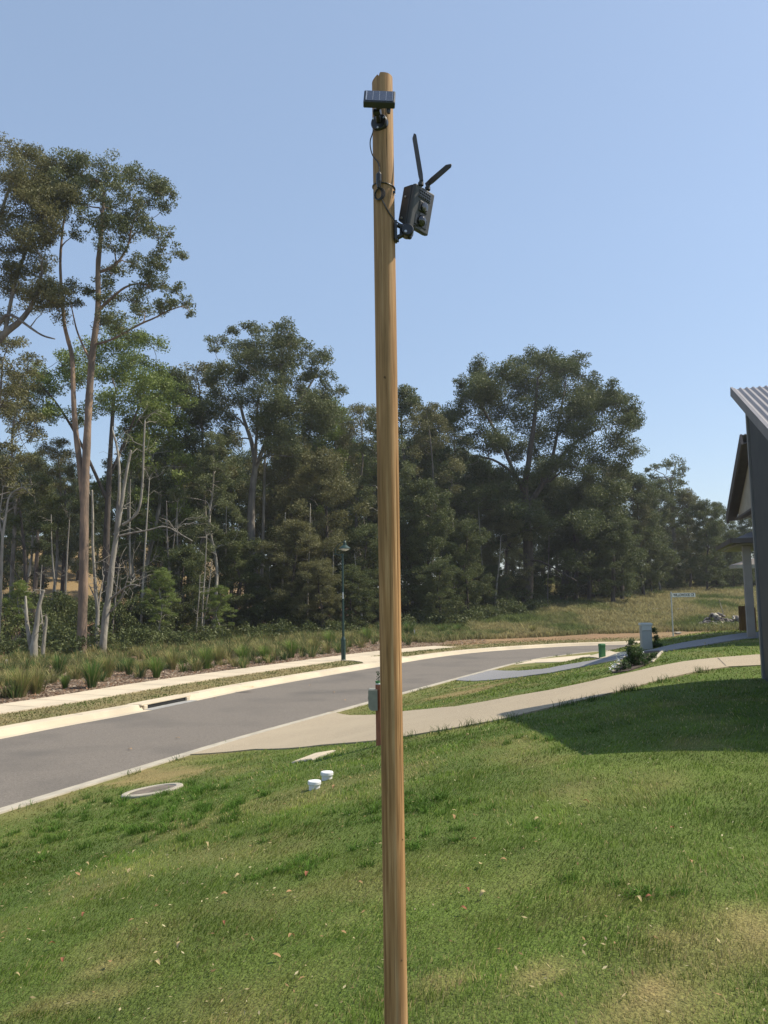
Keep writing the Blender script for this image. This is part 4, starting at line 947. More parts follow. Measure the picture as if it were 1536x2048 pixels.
# --- big spreading tree, right of the pole
rg = rngs(4); bD = G(1055, 1216); YD = bD[1]; ox, oy, k = 780, 680, 2.844
tD = [[bD-A([0,0,.5]), *pxpath([(778,1500),(785,1350),(787,1200),(780,1080),(776,960),(770,900),(765,820),(790,700),(800,600),(820,480),(830,350),(840,240)],ox,oy,k,YD)],
      pxpath([(770,900),(730,800),(670,730),(590,680),(520,665),(470,660)],ox,oy,k,YD,-3), pxpath([(775,950),(850,850),(900,770),(960,680),(1040,590),(1120,540),(1200,500)],ox,oy,k,YD,2),
      pxpath([(770,880),(700,740),(640,600),(580,480),(520,380),(500,280)],ox,oy,k,YD,2), pxpath([(900,770),(940,600),(960,480),(980,350),(1000,240)],ox,oy,k,YD,4),
      pxpath([(785,1260),(840,1250),(920,1290),(990,1330),(1060,1370)],ox,oy,k,YD,-4), pxpath([(783,1270),(740,1220),(680,1170),(620,1130)],ox,oy,k,YD,-3)]
rD = [(.62,.12),(.2,.05),(.30,.08),(.22,.06),(.2,.06),(.12,.04),(.12,.04)]
cD = [(480,170,70),(400,250,50),(560,190,60),(640,190,60),(490,270,80),(400,330,60),(430,420,90),(720,180,70),(820,110,70),(900,130,80),(1060,120,60),(980,170,80),(1100,200,60),(850,230,100),(720,280,100),(600,300,90),(1000,290,110),(1150,290,90),(1270,280,60),(1310,340,60),(1380,380,50),(1410,470,40),(1200,380,100),(1320,480,80),(1060,420,110),(900,380,110),(740,400,100),(600,420,90),(480,520,80),(600,560,90),(660,620,60),(560,600,70),(800,520,100),(960,540,100),(1120,540,110),(1260,580,90),(1360,620,70),(1180,680,90),(1300,700,70),(1040,640,80),(720,640,70),(860,660,70),(950,730,90),(1100,760,80),
      (600,880,100),(760,960,100),(860,1050,100),(960,900,110),(1080,880,110),(1200,920,110),(1250,1040,100),(1100,1050,110),(960,1130,90),(1180,1180,110),(1280,1160,80),(1060,1250,80),(640,1120,80),(700,1060,80),(560,1000,80),(520,760,70),(700,880,90),(820,860,100),(880,820,90),(760,800,70),(1300,860,80),(1330,780,70),(480,900,80),(640,820,70)]
tree('spreading_tree', 'huge domed dark tree with thick straight trunk at the meadow edge right of the pole', 'tree', bD, [(p, *r) for p, r in zip(tD, rD)], pxclumps(cD, ox, oy, k, YD, 6.0, rg, 1.06, extra=24), M['bark_dark'], M['leaf_dark'], rg, L=.32, Wd=.15, puffs=10, cover=1.25, rmin=.04, tw=.02, ratio=1.0)
b_ = G(1126, 1203); rg = rngs(5)
tree('meadow_tree', 'low dark tree whose drooping skirt touches the meadow just right of the huge domed tree', 'tree', b_, [([b_-A([0,0,.5]), *pxpath([(990,1440),(1000,1330),(1010,1200),(1020,1050),(1040,950)],ox,oy,k,b_[1])],.5,.15), (pxpath([(1003,1300),(1090,1330),(1150,1360),(1180,1430)],ox,oy,k,b_[1],-3),.1,.03)],
     pxclumps([(1240,1300,90),(1150,1350,90),(1060,1180,100),(1180,1230,100),(1300,1240,80),(1120,1120,110),(1000,1080,110),(1240,1130,100),(1330,1330,60),(900,1180,80),(1100,980,100),(1230,1010,100),(1180,1400,50),(1240,1390,50)], ox, oy, k, b_[1], 5, rg, 1.08), M['bark_dark'], M['leaf_dark'], rg, L=.32, Wd=.15, puffs=10, cover=1.3, rmin=.04)
# --- dark rounded tree behind the twin stems
rg = rngs(6); b_ = onz(-(768-215)/F_PX*60, 60)
cF = [(960,1500,110),(1100,1560,90),(850,1560,120),(700,1640,120),(980,1680,140),(1150,1720,90),(560,1680,90),(450,1720,90),(330,1760,90),(240,1830,80),(160,1900,80),(820,1800,150),(1050,1850,130),(640,1820,120),(450,1880,120),(300,1940,110),(1180,1860,80),(900,1980,120),(1100,2020,100),(700,2020,110),(200,2040,80),(400,2080,90),(1180,2080,80),(550,2120,90)]
tree('rounded_tree', 'rounded bushy green tree standing behind the twin-stemmed gum', 'tree', b_, [([b_-A([0,0,.4]), D(212,1100,60), D(216,1000,60), D(222,880,60), D(228,790,60)],.3,.1), ([D(214,1000,60), D(160,880,59), D(110,800,59), D(80,770,59)],.14,.04), ([D(216,960,60), D(260,860,61), D(290,780,61)],.14,.05)],
     pxclumps(cF, 0, 260, 3.657, 60, 4, rg, 1.05), M['bark_dark'], M['leaf_bright'], rg, L=.26, Wd=.13, puffs=9, cover=1.15, rmin=.03)
# --- far right gums over the meadow
rg = rngs(7); b_ = onz((1345-768)/F_PX*112, 112); ox, oy, k = 1160, 760, 3.2
tree('open_crowned_gum', 'open-crowned gum standing highest in the far treeline between the domed tree and the house', 'tree', b_, [([b_-A([0,0,.5]), D(1348,1080,112), D(1345,1000,112), D(1340,960,112)],.4,.12), ([D(1345,1000,112), D(1342,965,112), D(1350,935,112)],.15,.05)],
     pxclumps([(600,530,50),(550,545,40),(500,560,35),(660,560,40),(600,600,30),(590,660,50),(640,650,40),(530,640,40),(470,620,40),(660,600,30),(430,570,30),(560,720,70),(640,730,70),(480,740,80),(700,760,60)], ox, oy, k, 112, 5, rg), M['bark_grey'], M['leaf_gum'], rg, L=.42, Wd=.2, puffs=8, cover=1.1, rmin=.06, tw=.03)

# --- generic crowns: prototypes copied with their parts
def protomesh(seed, H, w, lo, n, leaf, bark, L, lean=.0, cover=1.15, r0=.2, dens=1.0):
    rg = rngs(seed); cl = []
    for i in range(n):
        h_ = lo+(1-lo)*((i+.5)/n)**.8; env = math.sin(math.pi*min(1, max(.02, ((h_-lo)/(1-lo))*.86+.12)))**.7
        a_ = i*2.4+rg.uniform(-.5, .5); q = w*env*rg.uniform(.25, 1.0); cl.append([math.cos(a_)*q+lean*h_, math.sin(a_)*q, H*h_-w*.15, w*rg.uniform(.28, .42)])
    top = [A([rg.normal()*.02*H*(j > 0), rg.normal()*.02*H*(j > 0), H*.9*j/5]) for j in range(6)]; top[0][2] = -.6
    mb = MB(); skeleton([(top, r0, .05)], A(cl), rg, mb, rmin=.03, ratio=.9); v, q, rnd, pc, _ = leafmesh(cl, rg, L, L*.48, 9, cover); twigs_to(mb, cl, pc, 9, .016)
    crown = mkmesh('crown', v, quads=q, m=leaf, rnd=rnd)
    tr = mkmesh('trunk', mb.v, mb.f, m=bark, smooth=True); return dict(H=H, crown=crown, trunk=tr, v=v, q=q, rnd=rnd)
PR = dict(
    a=protomesh(101, 20, 4.2, .34, 34, M['leaf_dark'], M['bark_grey'], .30, r0=.24),
    b=protomesh(102, 20, 3.4, .42, 26, M['leaf_gum'], M['bark_pale'], .28, r0=.20),
    c=protomesh(103, 18, 5.0, .22, 40, M['leaf_olive'], M['bark_dark'], .30, r0=.26),
    d=protomesh(104, 22, 3.6, .48, 26, M['leaf_olive'], M['bark_grey'], .26, cover=.9, r0=.22),
    e=protomesh(105, 16, 4.6, .10, 40, M['leaf_dark'], M['bark_dark'], .30, cover=1.3, r0=.2),
    f=protomesh(106, 19, 3.8, .30, 30, M['leaf_bright'], M['bark_pale'], .28, r0=.18))
def place(kind, px, top, Y, label, hw=None, name='forest_tree', group='trees of the forest edge', rot=0.):
    p = PR[kind]; x = D(px, 1100, Y)[0]; b = onz(x, Y); ht = D(px, top, Y)[2]-b[2]; s = ht/p['H']
    t = thing(name, b, label, 'tree', group); sx_ = s if hw is None else hw
    t.scale = (sx_, sx_, s); t.rotation_euler.z = rot
    link('trunk', p['trunk'], t); link('crown', p['crown'], t); return t
MID = [('d',-8,655,52,'sparse thin-branched tree half cut off by the left edge'),('d',28,740,58,'thin brownish tree at the far left, behind the leaning gum'),
 ('b',60,900,66,'wide olive tree low behind the broken pale stumps'),
 ('d',110,870,62,'dark tree filling the gap left of the twin-stemmed gum trunk'),
 ('b',262,850,64,'pale-trunked tree just right of the twin-stemmed gum trunk'),
 ('f',300,740,64,'light green tree above the pale forked dead tree'),
 ('a',352,745,68,'dark narrow-topped tree between the rounded green tree and the straight grey gum'),
 ('d',395,718,72,'sparse tall tree left of the straight grey gum crown'),
 ('b',425,860,60,'half-hidden tree over the thin sapling poles'),
 ('c',585,870,74,'wide olive tree right of the straight grey gum trunk'),
 ('a',625,785,80,'dark tree behind the right shoulder of the straight grey gum'),
 ('f',672,795,78,'yellow-green topped tree above the street lamp'),
 ('c',648,900,66,'olive domed tree directly above the street lamp shade'),
 ('d',725,800,74,'thin grey-leaved tree immediately left of the pole'),
 ('b',765,820,70,'tree half covered by the pole'),
 ('a',822,778,80,'dark crown rising immediately right of the pole'),
 ('d',862,800,76,'brownish thin tree second to the right of the pole'),
 ('a',900,822,82,'dark tree tucked under the left edge of the huge domed tree'),
 ('e',850,960,70,'low dense dark tree right of the pole at mid height'),
 ('c',950,950,84,'olive tree under the left limb of the huge domed tree'),
 ('e',935,1040,72,'dense low tree left of the domed tree trunk'),
 ('c',1010,1000,80,'leafy tree just behind the domed tree trunk'),
 ('e',1180,960,92,'dense tree behind the drooping skirt beside the meadow'),
 ('c',1240,925,98,'olive rounded tree right behind the domed tree'),
 ('e',1285,950,96,'dark rounded tree in the meadow treeline, left of the open-crowned gum'),
 ('a',1320,962,104,'tree under the open-crowned gum'),
 ('c',1375,978,110,'broad tree right of the open-crowned gum'),
 ('e',1410,1000,104,'dense dark tree in the treeline near the house gable'),
 ('a',1440,1005,116,'last treeline crown before the house gable'),
 ('e',1465,1060,112,'dark low tree behind the porch roof'),
 ('e',1500,1020,120,'dark tree mostly hidden behind the cream gabled house')]
for i, (kd, px, tp, Y, lab) in enumerate(MID): place(kd, px, tp, Y, lab, rot=i*1.37)

# --- lower trees and bushes in front of the forest
LOW = [('f',40,1160,52,'bright leafy bush behind the broken pale stumps'),('e',135,1190,56,'dark bush left of the reddish gum trunk'),('e',240,1150,58,'dark bush between the reddish gum and the pale forked tree'),
 ('f',322,1135,52,'soft light green wattle standing right of the pale forked tree'),('e',372,1090,58,'dark shrub tree right of the light green wattle'),('f',440,1170,54,'small bright sapling crown by the thin pale poles'),
 ('e',470,1060,62,'dark low tree left of the straight grey trunk'),('c',590,1040,62,'rusty olive low tree left of the street lamp'),('e',560,1130,64,'dark bush right of the straight grey trunk'),('c',640,1120,60,'low olive tree just left of the street lamp post'),
 ('e',735,1050,66,'dark low tree between lamp post and pole'),('e',700,1130,62,'dark bush right of the street lamp'),('e',815,1050,70,'dark low tree just right of the pole base line'),('e',880,1120,66,'dark bush over the tall grass right of the pole'),
 ('f',905,1090,72,'green-lit low tree left of the domed tree'),('e',985,1130,78,'dark bush under the domed tree on its left'),('e',1230,1080,92,'dark bush at the top edge of the meadow'),('e',1330,1100,108,'dark bush below the open-crowned gum'),('e',1400,1110,116,'dark bush at the meadow end near the houses'),('e',1300,1070,100,'shadowy tree at the back of the meadow'),('e',1035,1095,98,'dark low tree seen behind the domed tree trunk'),('e',950,1085,94,'dark low tree closing the gap left of the domed trunk'),('e',1090,1110,99,'dark low tree between the two meadow trunks'),('e',610,1100,80,'dark low tree deep behind the street lamp')]
for i, (kd, px, tp, Y, lab) in enumerate(LOW):
    t = place(kd, px, tp, Y, lab, name='understory_tree', group='low trees and bushes under the forest edge', rot=i*2.1)
    s = t.scale[2]; w_ = min(1.0, max(s*1.35, .30)); t.scale = (w_, w_, s)

# --- the wood behind, one mass
def woodmass():
    rg = rngs(77); V = []; Qs = []; Rn = []; n0 = 0; TV = MB()
    for i in range(74):
        k = 'acebd'[i % 5]; p = PR[k]; Y = rg.uniform(82, 128); px = -120+i*23.5+rg.uniform(-10, 10)
        if px > 1240: Y = rg.uniform(118, 140)
        x = (px-768)/F_PX*Y; b = onz(x, Y)
        lim = np.interp(px, [-200, 60, 340, 500, 700, 900, 1000, 1240, 1330, 1500, 1700], [990, 985, 860, 900, 850, 870, 900, 985, 1000, 1040, 1040])
        if -90 < px < 165: Y = rg.uniform(146, 158)
        if px < 200: lim = 1010+rg.uniform(0, 20) if px > 150 or px < -40 else 1000
        ht = D(px, lim+rg.uniform(0, 60), Y)[2]-b[2]; s = ht/p['H']; s = max(s, .42); a_ = rg.uniform(0, 6.28); c_, s__ = math.cos(a_), math.sin(a_)
        wsc = max(s, .75)
        v = p['v']; keep = None
        vv_ = np.column_stack([(v[:, 0]*c_-v[:, 1]*s__)*wsc, (v[:, 0]*s__+v[:, 1]*c_)*wsc, v[:, 2]*s])+b
        V.append(vv_); Qs.append(p['q']+n0); Rn.append(p['rnd']*.7); n0 += len(v)
        TV.tube([b-A([0,0,.5]), b+A([.3, 0, ht*.5]), b+A([0, .2, ht*.85])], [.25, .18, .08], 6)
    for i in range(26):
        p = PR['ec'[i % 2]]; Y = rg.uniform(140, 156); px = rg.uniform(-110, 190); x = (px-768)/F_PX*Y; b = onz(x, Y); s = rg.uniform(.42, .6); v = p['v']
        V.append(v*A([s*1.3, s*1.3, s])+b); Qs.append(p['q']+n0); Rn.append(p['rnd']*.7); n0 += len(v)
    q = np.vstack(Qs); t = link('woodland', mkmesh('woodland', np.vstack(V), quads=q, m=M['leaf_dark'], rnd=np.concatenate(Rn)), kind='stuff', label='dense dark wood closing the view behind the forest edge trees', cat='wood')
    TV.build('woodland_trunks', M['bark_dark'], t, kind='stuff')
woodmass()
# undergrowth: a continuous skirt of low bushes along the forest foot
def undergrowth():
    rg = rngs(78); cl = []
    for i in range(620):
        px = rg.uniform(-200, 1080); f = rg.uniform(0, 1)
        Y = np.interp(px, [-200, 20, 150, 500, 700, 900, 1080], [46, 44, 43, 54, 58, 64, 76])+f*16
        if px < 60 and rg.uniform() < .5: continue
        x = (px-768)/F_PX*Y; z = hgt(x, Y)[0]; r_ = rg.uniform(.5, 1.5); cl.append([x, Y, z+r_*.35+rg.uniform(0, 2.4)*(f > .35), r_])
    for i in range(150):
        px = rg.uniform(1130, 1560); Y = np.interp(px, [1130, 1240, 1560], [84, 100, 116])+rg.uniform(0, 12); x = (px-768)/F_PX*Y; r_ = rg.uniform(1, 2.2); cl.append([x, Y, hgt(x, Y)[0]+r_*.4+rg.uniform(0, 2), r_])
    v, q, rnd, pc, _ = leafmesh(cl, rg, .30, .14, 7, 1.1)
    link('undergrowth', mkmesh('undergrowth', v, quads=q, m=M['leaf_dark'], rnd=rnd), kind='stuff', label='dark leafy undergrowth along the foot of the forest', cat='undergrowth')
undergrowth()

# --- dead and pale stems
def dead(name, label, trunks, bark, seed, ntw=14, tl=1.6, group=None, cat='tree', w=.012):
    rg = rngs(seed); base = A(trunks[0][0][0]); t = thing(name, base, label, cat, group); mb = MB()
    for pts, ra, rb in trunks:
        p = smoothpath(pts, 2); mb.tube(p, np.linspace(ra, rb, len(p))*(1+.05*rg.normal(size=len(p))), 12 if ra > .1 else 6)
    for j in range(ntw):
        pts, ra, rb = trunks[j % len(trunks)]; p = smoothpath(pts, 2); i = rg.integers(len(p)//3, len(p)); o_ = p[i]
        d_ = rg.normal(size=3); d_[2] = abs(d_[2])*.7+.1; d_[1] *= .7; d_ /= np.linalg.norm(d_); L_ = tl*rg.uniform(.4, 1.1)
        q = jitterpath(o_, o_+d_*L_, rg, 6, .07); mb.tube(q, np.linspace(w*2, w*.6, 6), 4, cap=False)
        for m_ in range(3):
            e = q[rg.integers(2, 5)]; d2_ = d_+rg.normal(size=3)*.6; mb.tube(jitterpath(e, e+d2_*L_*.4, rg, 4, .06), np.linspace(w, w*.4, 4), 3, cap=False)
    mb.build('trunk', bark, t, smooth=True); return t
g_ = G(204, 1308); Y = g_[1]
dead('forked_tree', 'pale grey forked tree with bare side branches right of the reddish gum', [
  ([g_-A([0,0,.3]), *pxpath([(206,1290),(211,1230),(218,1190),(224,1130),(233,1070),(243,1010),(250,960),(262,900)],0,0,1,Y)],.235,.06),
  (pxpath([(231,1080),(236,1020),(240,960),(236,900),(225,860)],0,0,1,Y,.5),.12,.04), (pxpath([(245,1050),(262,1040),(280,1020),(286,960),(287,900),(290,840)],0,0,1,Y,-.5),.09,.04),
  (pxpath([(219,1198),(235,1188),(245,1178),(263,1168),(280,1172)],0,0,1,Y,-.8),.07,.03), (pxpath([(220,1224),(238,1205),(245,1190),(252,1165),(258,1150)],0,0,1,Y,-.5),.06,.02),
  (pxpath([(238,1072),(262,1066),(300,1060),(330,1050),(360,1068),(385,1082)],0,0,1,Y,-1.2),.06,.02)], M['bark_pale'], 21, 26, 2.2)
g_ = G(193, 1306); Y = g_[1]+.5
dead('thin_forked_tree', 'thin pale crooked tree directly between the reddish gum and the grey forked tree', [
  ([g_-A([0,0,.3]), *pxpath([(194,1260),(196,1220),(191,1180),(188,1130),(185,1090),(186,1040),(184,980)],0,0,1,Y)],.13,.05), (pxpath([(196,1225),(200,1190),(205,1165),(208,1150)],0,0,1,Y),.06,.02), (pxpath([(192,1200),(183,1180),(178,1170)],0,0,1,Y),.05,.02)], M['bark_pale'], 22, 8, 1.2)
g_ = G(67, 1326); Y = g_[1]
dead('broken_stump', 'splintered pale dead stump with two jagged upright arms at the left', [
  ([g_-A([0,0,.3]), *pxpath([(67,1318),(68,1290),(70,1270),(74,1245),(77,1215),(84,1190),(88,1180)],0,0,1,Y)],.21,.05), (pxpath([(64,1300),(58,1275),(53,1240),(52,1215),(51,1192)],0,0,1,Y,.2),.13,.04)], M['bark_pale'], 23, 5, .5)
g_ = G(84, 1324); Y = g_[1]
dead('broken_stump', 'thin broken pale stem immediately right of the splintered stump', [([g_-A([0,0,.3]), *pxpath([(86,1300),(90,1260),(93,1240),(91,1230)],0,0,1,Y)],.11,.05), (pxpath([(88,1270),(84,1240),(80,1200),(81,1170),(84,1130)],0,0,1,Y,.3),.04,.015)], M['bark_pale'], 24, 6, .5)
g_ = G(2, 1330); Y = g_[1]+5
dead('bare_tree', 'pale bare branching tree cut by the left edge of the picture', [([onz((0-768)/F_PX*Y, Y)-A([0,0,.3]), *pxpath([(0,1200),(3,1120),(5,1075),(12,1030),(16,995),(30,980),(48,974)],0,0,1,Y)],.10,.025), (pxpath([(5,1075),(-2,1040),(3,1000),(6,975)],0,0,1,Y),.05,.02)], M['bark_pale'], 25, 14, 1.2)
g_ = G(52, 1300); Y = g_[1]+8
tree('dark_slim_tree', 'slim dark-trunked tree behind the splintered stump with foliage above the brown hillside', 'tree', onz((52-768)/F_PX*Y, Y), [([onz((52-768)/F_PX*Y, Y)-A([0,0,.3]), *pxpath([(53,1200),(51,1140),(48,1090),(42,1040),(38,990)],0,0,1,Y)],.17,.06), (pxpath([(52,1175),(38,1155),(22,1130),(15,1110)],0,0,1,Y),.05,.02), (pxpath([(52,1160),(65,1148),(80,1142)],0,0,1,Y),.04,.02)],
     [[*D(x, y, Y+d_), r_] for x, y, d_, r_ in [(30,1040,0,1.0),(70,1030,1,1.1),(50,1000,-1,1.2),(15,1010,1,1.0),(90,1060,0,1.0),(100,1010,1,1.2),(60,1060,1,.8),(20,1075,0,.7),(120,1040,2,1.2),(135,1000,1,1.2),(80,970,0,1.2),(10,960,1,1.2)]], M['bark_dark'], M['leaf_dark'], rngs(26), L=.22, Wd=.1)
# thin pale sapling poles
for i, (x0, y0, x1, y1, lab) in enumerate([(392,1287,400,1150,'thin pale sapling pole, leftmost of the cluster right of the light green wattle'),(403,1285,413,1070,'tallest thin pale sapling pole of the cluster'),(384,1280,388,1110,'faint thin sapling stem at the cluster back'),(404,1288,424,1120,'leaning thin sapling pole on the right of the cluster'),
    (298,1283,303,1225,'short thin stem under the light green wattle'),(632,1255,636,1080,'thin reddish trunk left of the street lamp'),(746,1240,748,980,'thin pale trunk just left of the pole'),(1006,1205,1010,1100,'thin trunk just left of the domed tree trunk')]):
    g_ = G(x0, y0); Y = g_[1]
    dead('sapling_stem', lab, [([g_-A([0,0,.2]), D(x0+(x1-x0)*.3-1, y0+(y1-y0)*.35, Y), D(x0+(x1-x0)*.7+1, y0+(y1-y0)*.7, Y), D(x1, y1, Y)],.065 if i < 5 else .12,.02)], M['bark_pale'] if i != 5 else M['bark_red'], 30+i, 5, .9, group='thin bare stems at the forest edge')

for i in range(26):
    rgx = rngs(900+i); px = [225,262,282,345,362,450,468,545,560,575,612,660,705,722,836,852,878,905,925,965,985,1090,1150,330,130,118][i]; Y = np.interp(px, [100, 400, 700, 1000, 1150], [52, 58, 62, 76, 86])+rgx.uniform(0, 5)
    b_ = onz((px-768)/F_PX*Y, Y); hh = rgx.uniform(5, 12); le = rgx.normal()*.5
    dead('sapling_stem', 'one of the thin pale trunks standing among the dark trees of the forest edge', [([b_-Z*.2, b_+A([le*.3, 0, hh*.35]), b_+A([le*.9, 0, hh*.7]), b_+A([le*1.2, .2, hh])], rgx.uniform(.07, .13), .025)], M['bark_pale'] if i % 3 else M['bark_grey'], 950+i, 4, 1.1, group='thin trunks inside the forest edge')
# fallen branches under the domed tree
for i, (xa, ya, xb, yb, lab) in enumerate([(1110,1150,1174,1192,'pale bare branch hanging down to the meadow under the domed tree'),(690,1228,703,1247,'pale leaning stick at the tall grass edge beside the lamp post'),(940,1222,1000,1214,'fallen pale log in the red leaf litter left of the domed trunk')]):
    g_ = G(xb, max(yb, 1200)); Y = g_[1]-1; mb = MB(); a_, b_ = D(xa, ya, Y), D(xb, yb, Y)
    if i == 2: a_[2] = hgt(a_[0], a_[1])[0]+.15; b_[2] = hgt(b_[0], b_[1])[0]+.2
    t = thing('fallen_branch', b_, lab, 'branch', 'pale fallen branches'); p = jitterpath(a_, b_, rngs(50+i), 7, .04); mb.tube(p, np.linspace(.05, .03, 7), 6); mb.build('limb', M['bark_pale'], t, smooth=True)
    mb = MB(); mb.tube(jitterpath(p[3], p[3]+A([.7, -.2, -.5]), rngs(60+i), 4, .05), [.03, .02, .015, .01], 5); mb.build('side_branch', M['bark_pale'], t, smooth=True)
# ------------------------------------------------------------------ grass
def blades(x, y, z, h, w, col, rng, lean=.45, tipc=1.15, bend=.3, dirb=None):
    n = len(x); a = rng.uniform(0, 2*np.pi, n); ld = rng.uniform(0, 2*np.pi, n) if dirb is None else dirb+rng.normal(0, .5, n)
    lx = np.cos(ld)*lean*rng.uniform(.2, 1.3, n)*h; ly = np.sin(ld)*lean*rng.uniform(.2, 1.3, n)*h
    sx = np.cos(a)*w/2; sy = np.sin(a)*w/2; P0 = np.column_stack([x, y, z-.01])
    S = np.column_stack([sx, sy, sx*0]); mid = P0+np.column_stack([lx*.35, ly*.35, h*.6]); tip = P0+np.column_stack([lx*(1+bend), ly*(1+bend), h*(1-.25*bend)])
    V = np.stack([P0-S, P0+S, mid+S*.75, mid-S*.75, tip+S*.12, tip-S*.12], 1).reshape(-1, 3)
    i = np.arange(n)*6; q = np.stack([np.stack([i, i+1, i+2, i+3], 1), np.stack([i+3, i+2, i+4, i+5], 1)], 1).reshape(-1, 4)
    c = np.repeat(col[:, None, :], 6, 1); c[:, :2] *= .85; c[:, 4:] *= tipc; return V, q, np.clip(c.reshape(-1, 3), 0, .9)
def merge(parts):
    V = []; Q_ = []; C_ = []; n = 0
    for v, q, c in parts: V.append(v); Q_.append(q+n); C_.append(c); n += len(v)
    return np.vstack(V), np.vstack(Q_), np.vstack(C_)
D1P = A([p[:2] for p in drive1]); D2P = A([p[:2] for p in drive2]); D3P = A([p[:2] for p in drive3])
def onlawn(x, y, pad=.42):
    u_, v__ = x-pl[0], y-pl[1]
    ok = sdist(x, y, NK) > pad
    for P_ in (D1P, D2P, D3P): ok &= ~inpoly(x, y, P_)
    ok &= (x-mh[0])**2+((y-mh[1]))**2 > .455**2
    ok &= ~((abs(u_*math.cos(rz)+v__*math.sin(rz)) < .19) & (abs(-u_*math.sin(rz)+v__*math.cos(rz)) < .33))
    ok &= ~(((x-hx)*dp[0]+(y-hy)*dp[1] > -.05) & ((x-hx)*df_[0]+(y-hy)*df_[1] > 0))
    return ok
rg = rngs(200); parts = []
for y0_, y1_, den, h_, w_ in [(2.6,4.6,8200,.030,.0034),(4.6,6.2,5200,.031,.0042),(6.2,8.5,2900,.032,.0055),(8.5,11.5,1500,.034,.0080),(11.5,16,560,.038,.012),(16,24,230,.042,.019),(24,34,90,.05,.03)]:
    xm = .60*y1_+1.2; n = int(2*xm*(y1_-y0_)*den); x = rg.uniform(-xm, xm, n); y = rg.uniform(y0_, y1_, n)
    i = np.abs(x) < .60*y+1.2; x = x[i]; y = y[i]
    i = onlawn(x, y); x = x[i]; y = y[i]; z = hgt(x, y); n = len(x)
    tuft = ss((fbm(x*4, y*4, 301, 3)-.45)/.3); big = ss((fbm(x*.8+20, y*.8, 305, 3)-.5)/.2)
    d = dryness(x, y); h = h_*rg.uniform(.55, 1.35, n)*(1-.45*d)*(.8+.5*tuft+.25*big); col = lawncol(x, y)
    dry = rg.uniform(0, 1, n) < (.06+.32*d+.14*ss((6.0-y)/3)); col = np.where(dry[:, None], A([.42,.34,.16])*rg.uniform(.7, 1.2, (n, 1)), col*rg.uniform(.70, 1.40, (n, 1))*(.82+.3*tuft[:, None]))
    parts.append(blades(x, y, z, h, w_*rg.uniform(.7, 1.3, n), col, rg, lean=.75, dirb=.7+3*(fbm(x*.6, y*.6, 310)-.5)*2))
# longer weedy tufts around the manhole and along the edges
for px, py, sxr, n, hh in [(250,1600,.55,1500,.10),(345,1598,.35,900,.09),(180,1650,.9,1700,.085),(330,1655,.5,1300,.10),(430,1610,.4,700,.09),(60,1660,.5,600,.07),(790,1625,.12,220,.08),(860,1600,.3,500,.07),(1050,1480,.3,260,.08),(640,1640,.5,600,.05),(900,1660,.4,700,.055),(600,1735,.2,500,.05),(1250,1790,.2,400,.05)]:
    c = G(px, py); m = max(3, n//45); cx_ = c[0]+rg.normal(0, sxr, m); cy_ = c[1]+rg.normal(0, sxr*.8, m); j = rg.integers(0, m, n)
    x = cx_[j]+rg.normal(0, .035, n); y = cy_[j]+rg.normal(0, .035, n); i = onlawn(x, y); x = x[i]; y = y[i]; n = len(x)
    col = A([.085,.165,.025])*rg.uniform(.6, 1.5, (n, 1)); parts.append(blades(x, y, hgt(x, y), hh*rg.uniform(.4, 1.4, n), np.full(n, .0065), col, rg, lean=.9, bend=.5))
# ragged edge grass beside the driveway and the near kerb
for px, py in [(1180,1402),(1250,1383),(1322,1364),(1260,1382),(1130,1412),(806,1478),(880,1466),(1010,1442),(940,1453),(1400,1345)]:
    c = G(px, py); n = 60; x = c[0]+rg.normal(0, .10, n); y = c[1]-.05+rg.normal(0, .05, n); parts.append(blades(x, y, hgt(x, y), rg.uniform(.05, .16, n), np.full(n, .008), np.tile(A([.07,.12,.03]), (n, 1))*rg.uniform(.6, 1.3, (n, 1)), rg, lean=.5))
for k in range(60):
    i_ = rg.integers(0, len(NKr)); p = NKr[i_]
    if not (8 < p[1] < 42): continue
    nrm_ = A([.905, -.425]); n = rg.integers(15, 60); x = p[0]+nrm_[0]*.46+rg.normal(0, .07, n); y = p[1]+nrm_[1]*.46+rg.normal(0, .12, n); i = onlawn(x, y, .3); x = x[i]; y = y[i]; n = len(x)
    parts.append(blades(x, y, hgt(x, y), rg.uniform(.03, .12, n), np.full(n, .010), np.tile(A([.085,.13,.04]), (n, 1))*rg.uniform(.6, 1.4, (n, 1)), rg, lean=.6))
V, q, c = merge(parts)
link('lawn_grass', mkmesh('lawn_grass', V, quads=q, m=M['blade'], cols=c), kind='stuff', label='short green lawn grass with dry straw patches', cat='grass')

# far side: verge turf, mulch litter, meadow grass
rg = rngs(201); parts = []
def scatter(n, ymin, ymax, fx0, fx1):
    y = rg.uniform(ymin**.5, ymax**.5, n)**2; return rg.uniform(fx0, fx1, n)*y, y
PPy = A([p[:2] for p in path_poly])
x, y = scatter(150000, 17, 60, -.52, .52); df = -sdist(x, y, FK); i = (df > .5) & (df < 3.9) & ~inpoly(x, y, PPy); i |= (df >= 3.9) & (df < 4.6) & (x > 3.2); x = x[i]; y = y[i]; n = len(x)
dr = ss((fbm(x*.8, y*.8, 401)-.35)/.3)[:, None]
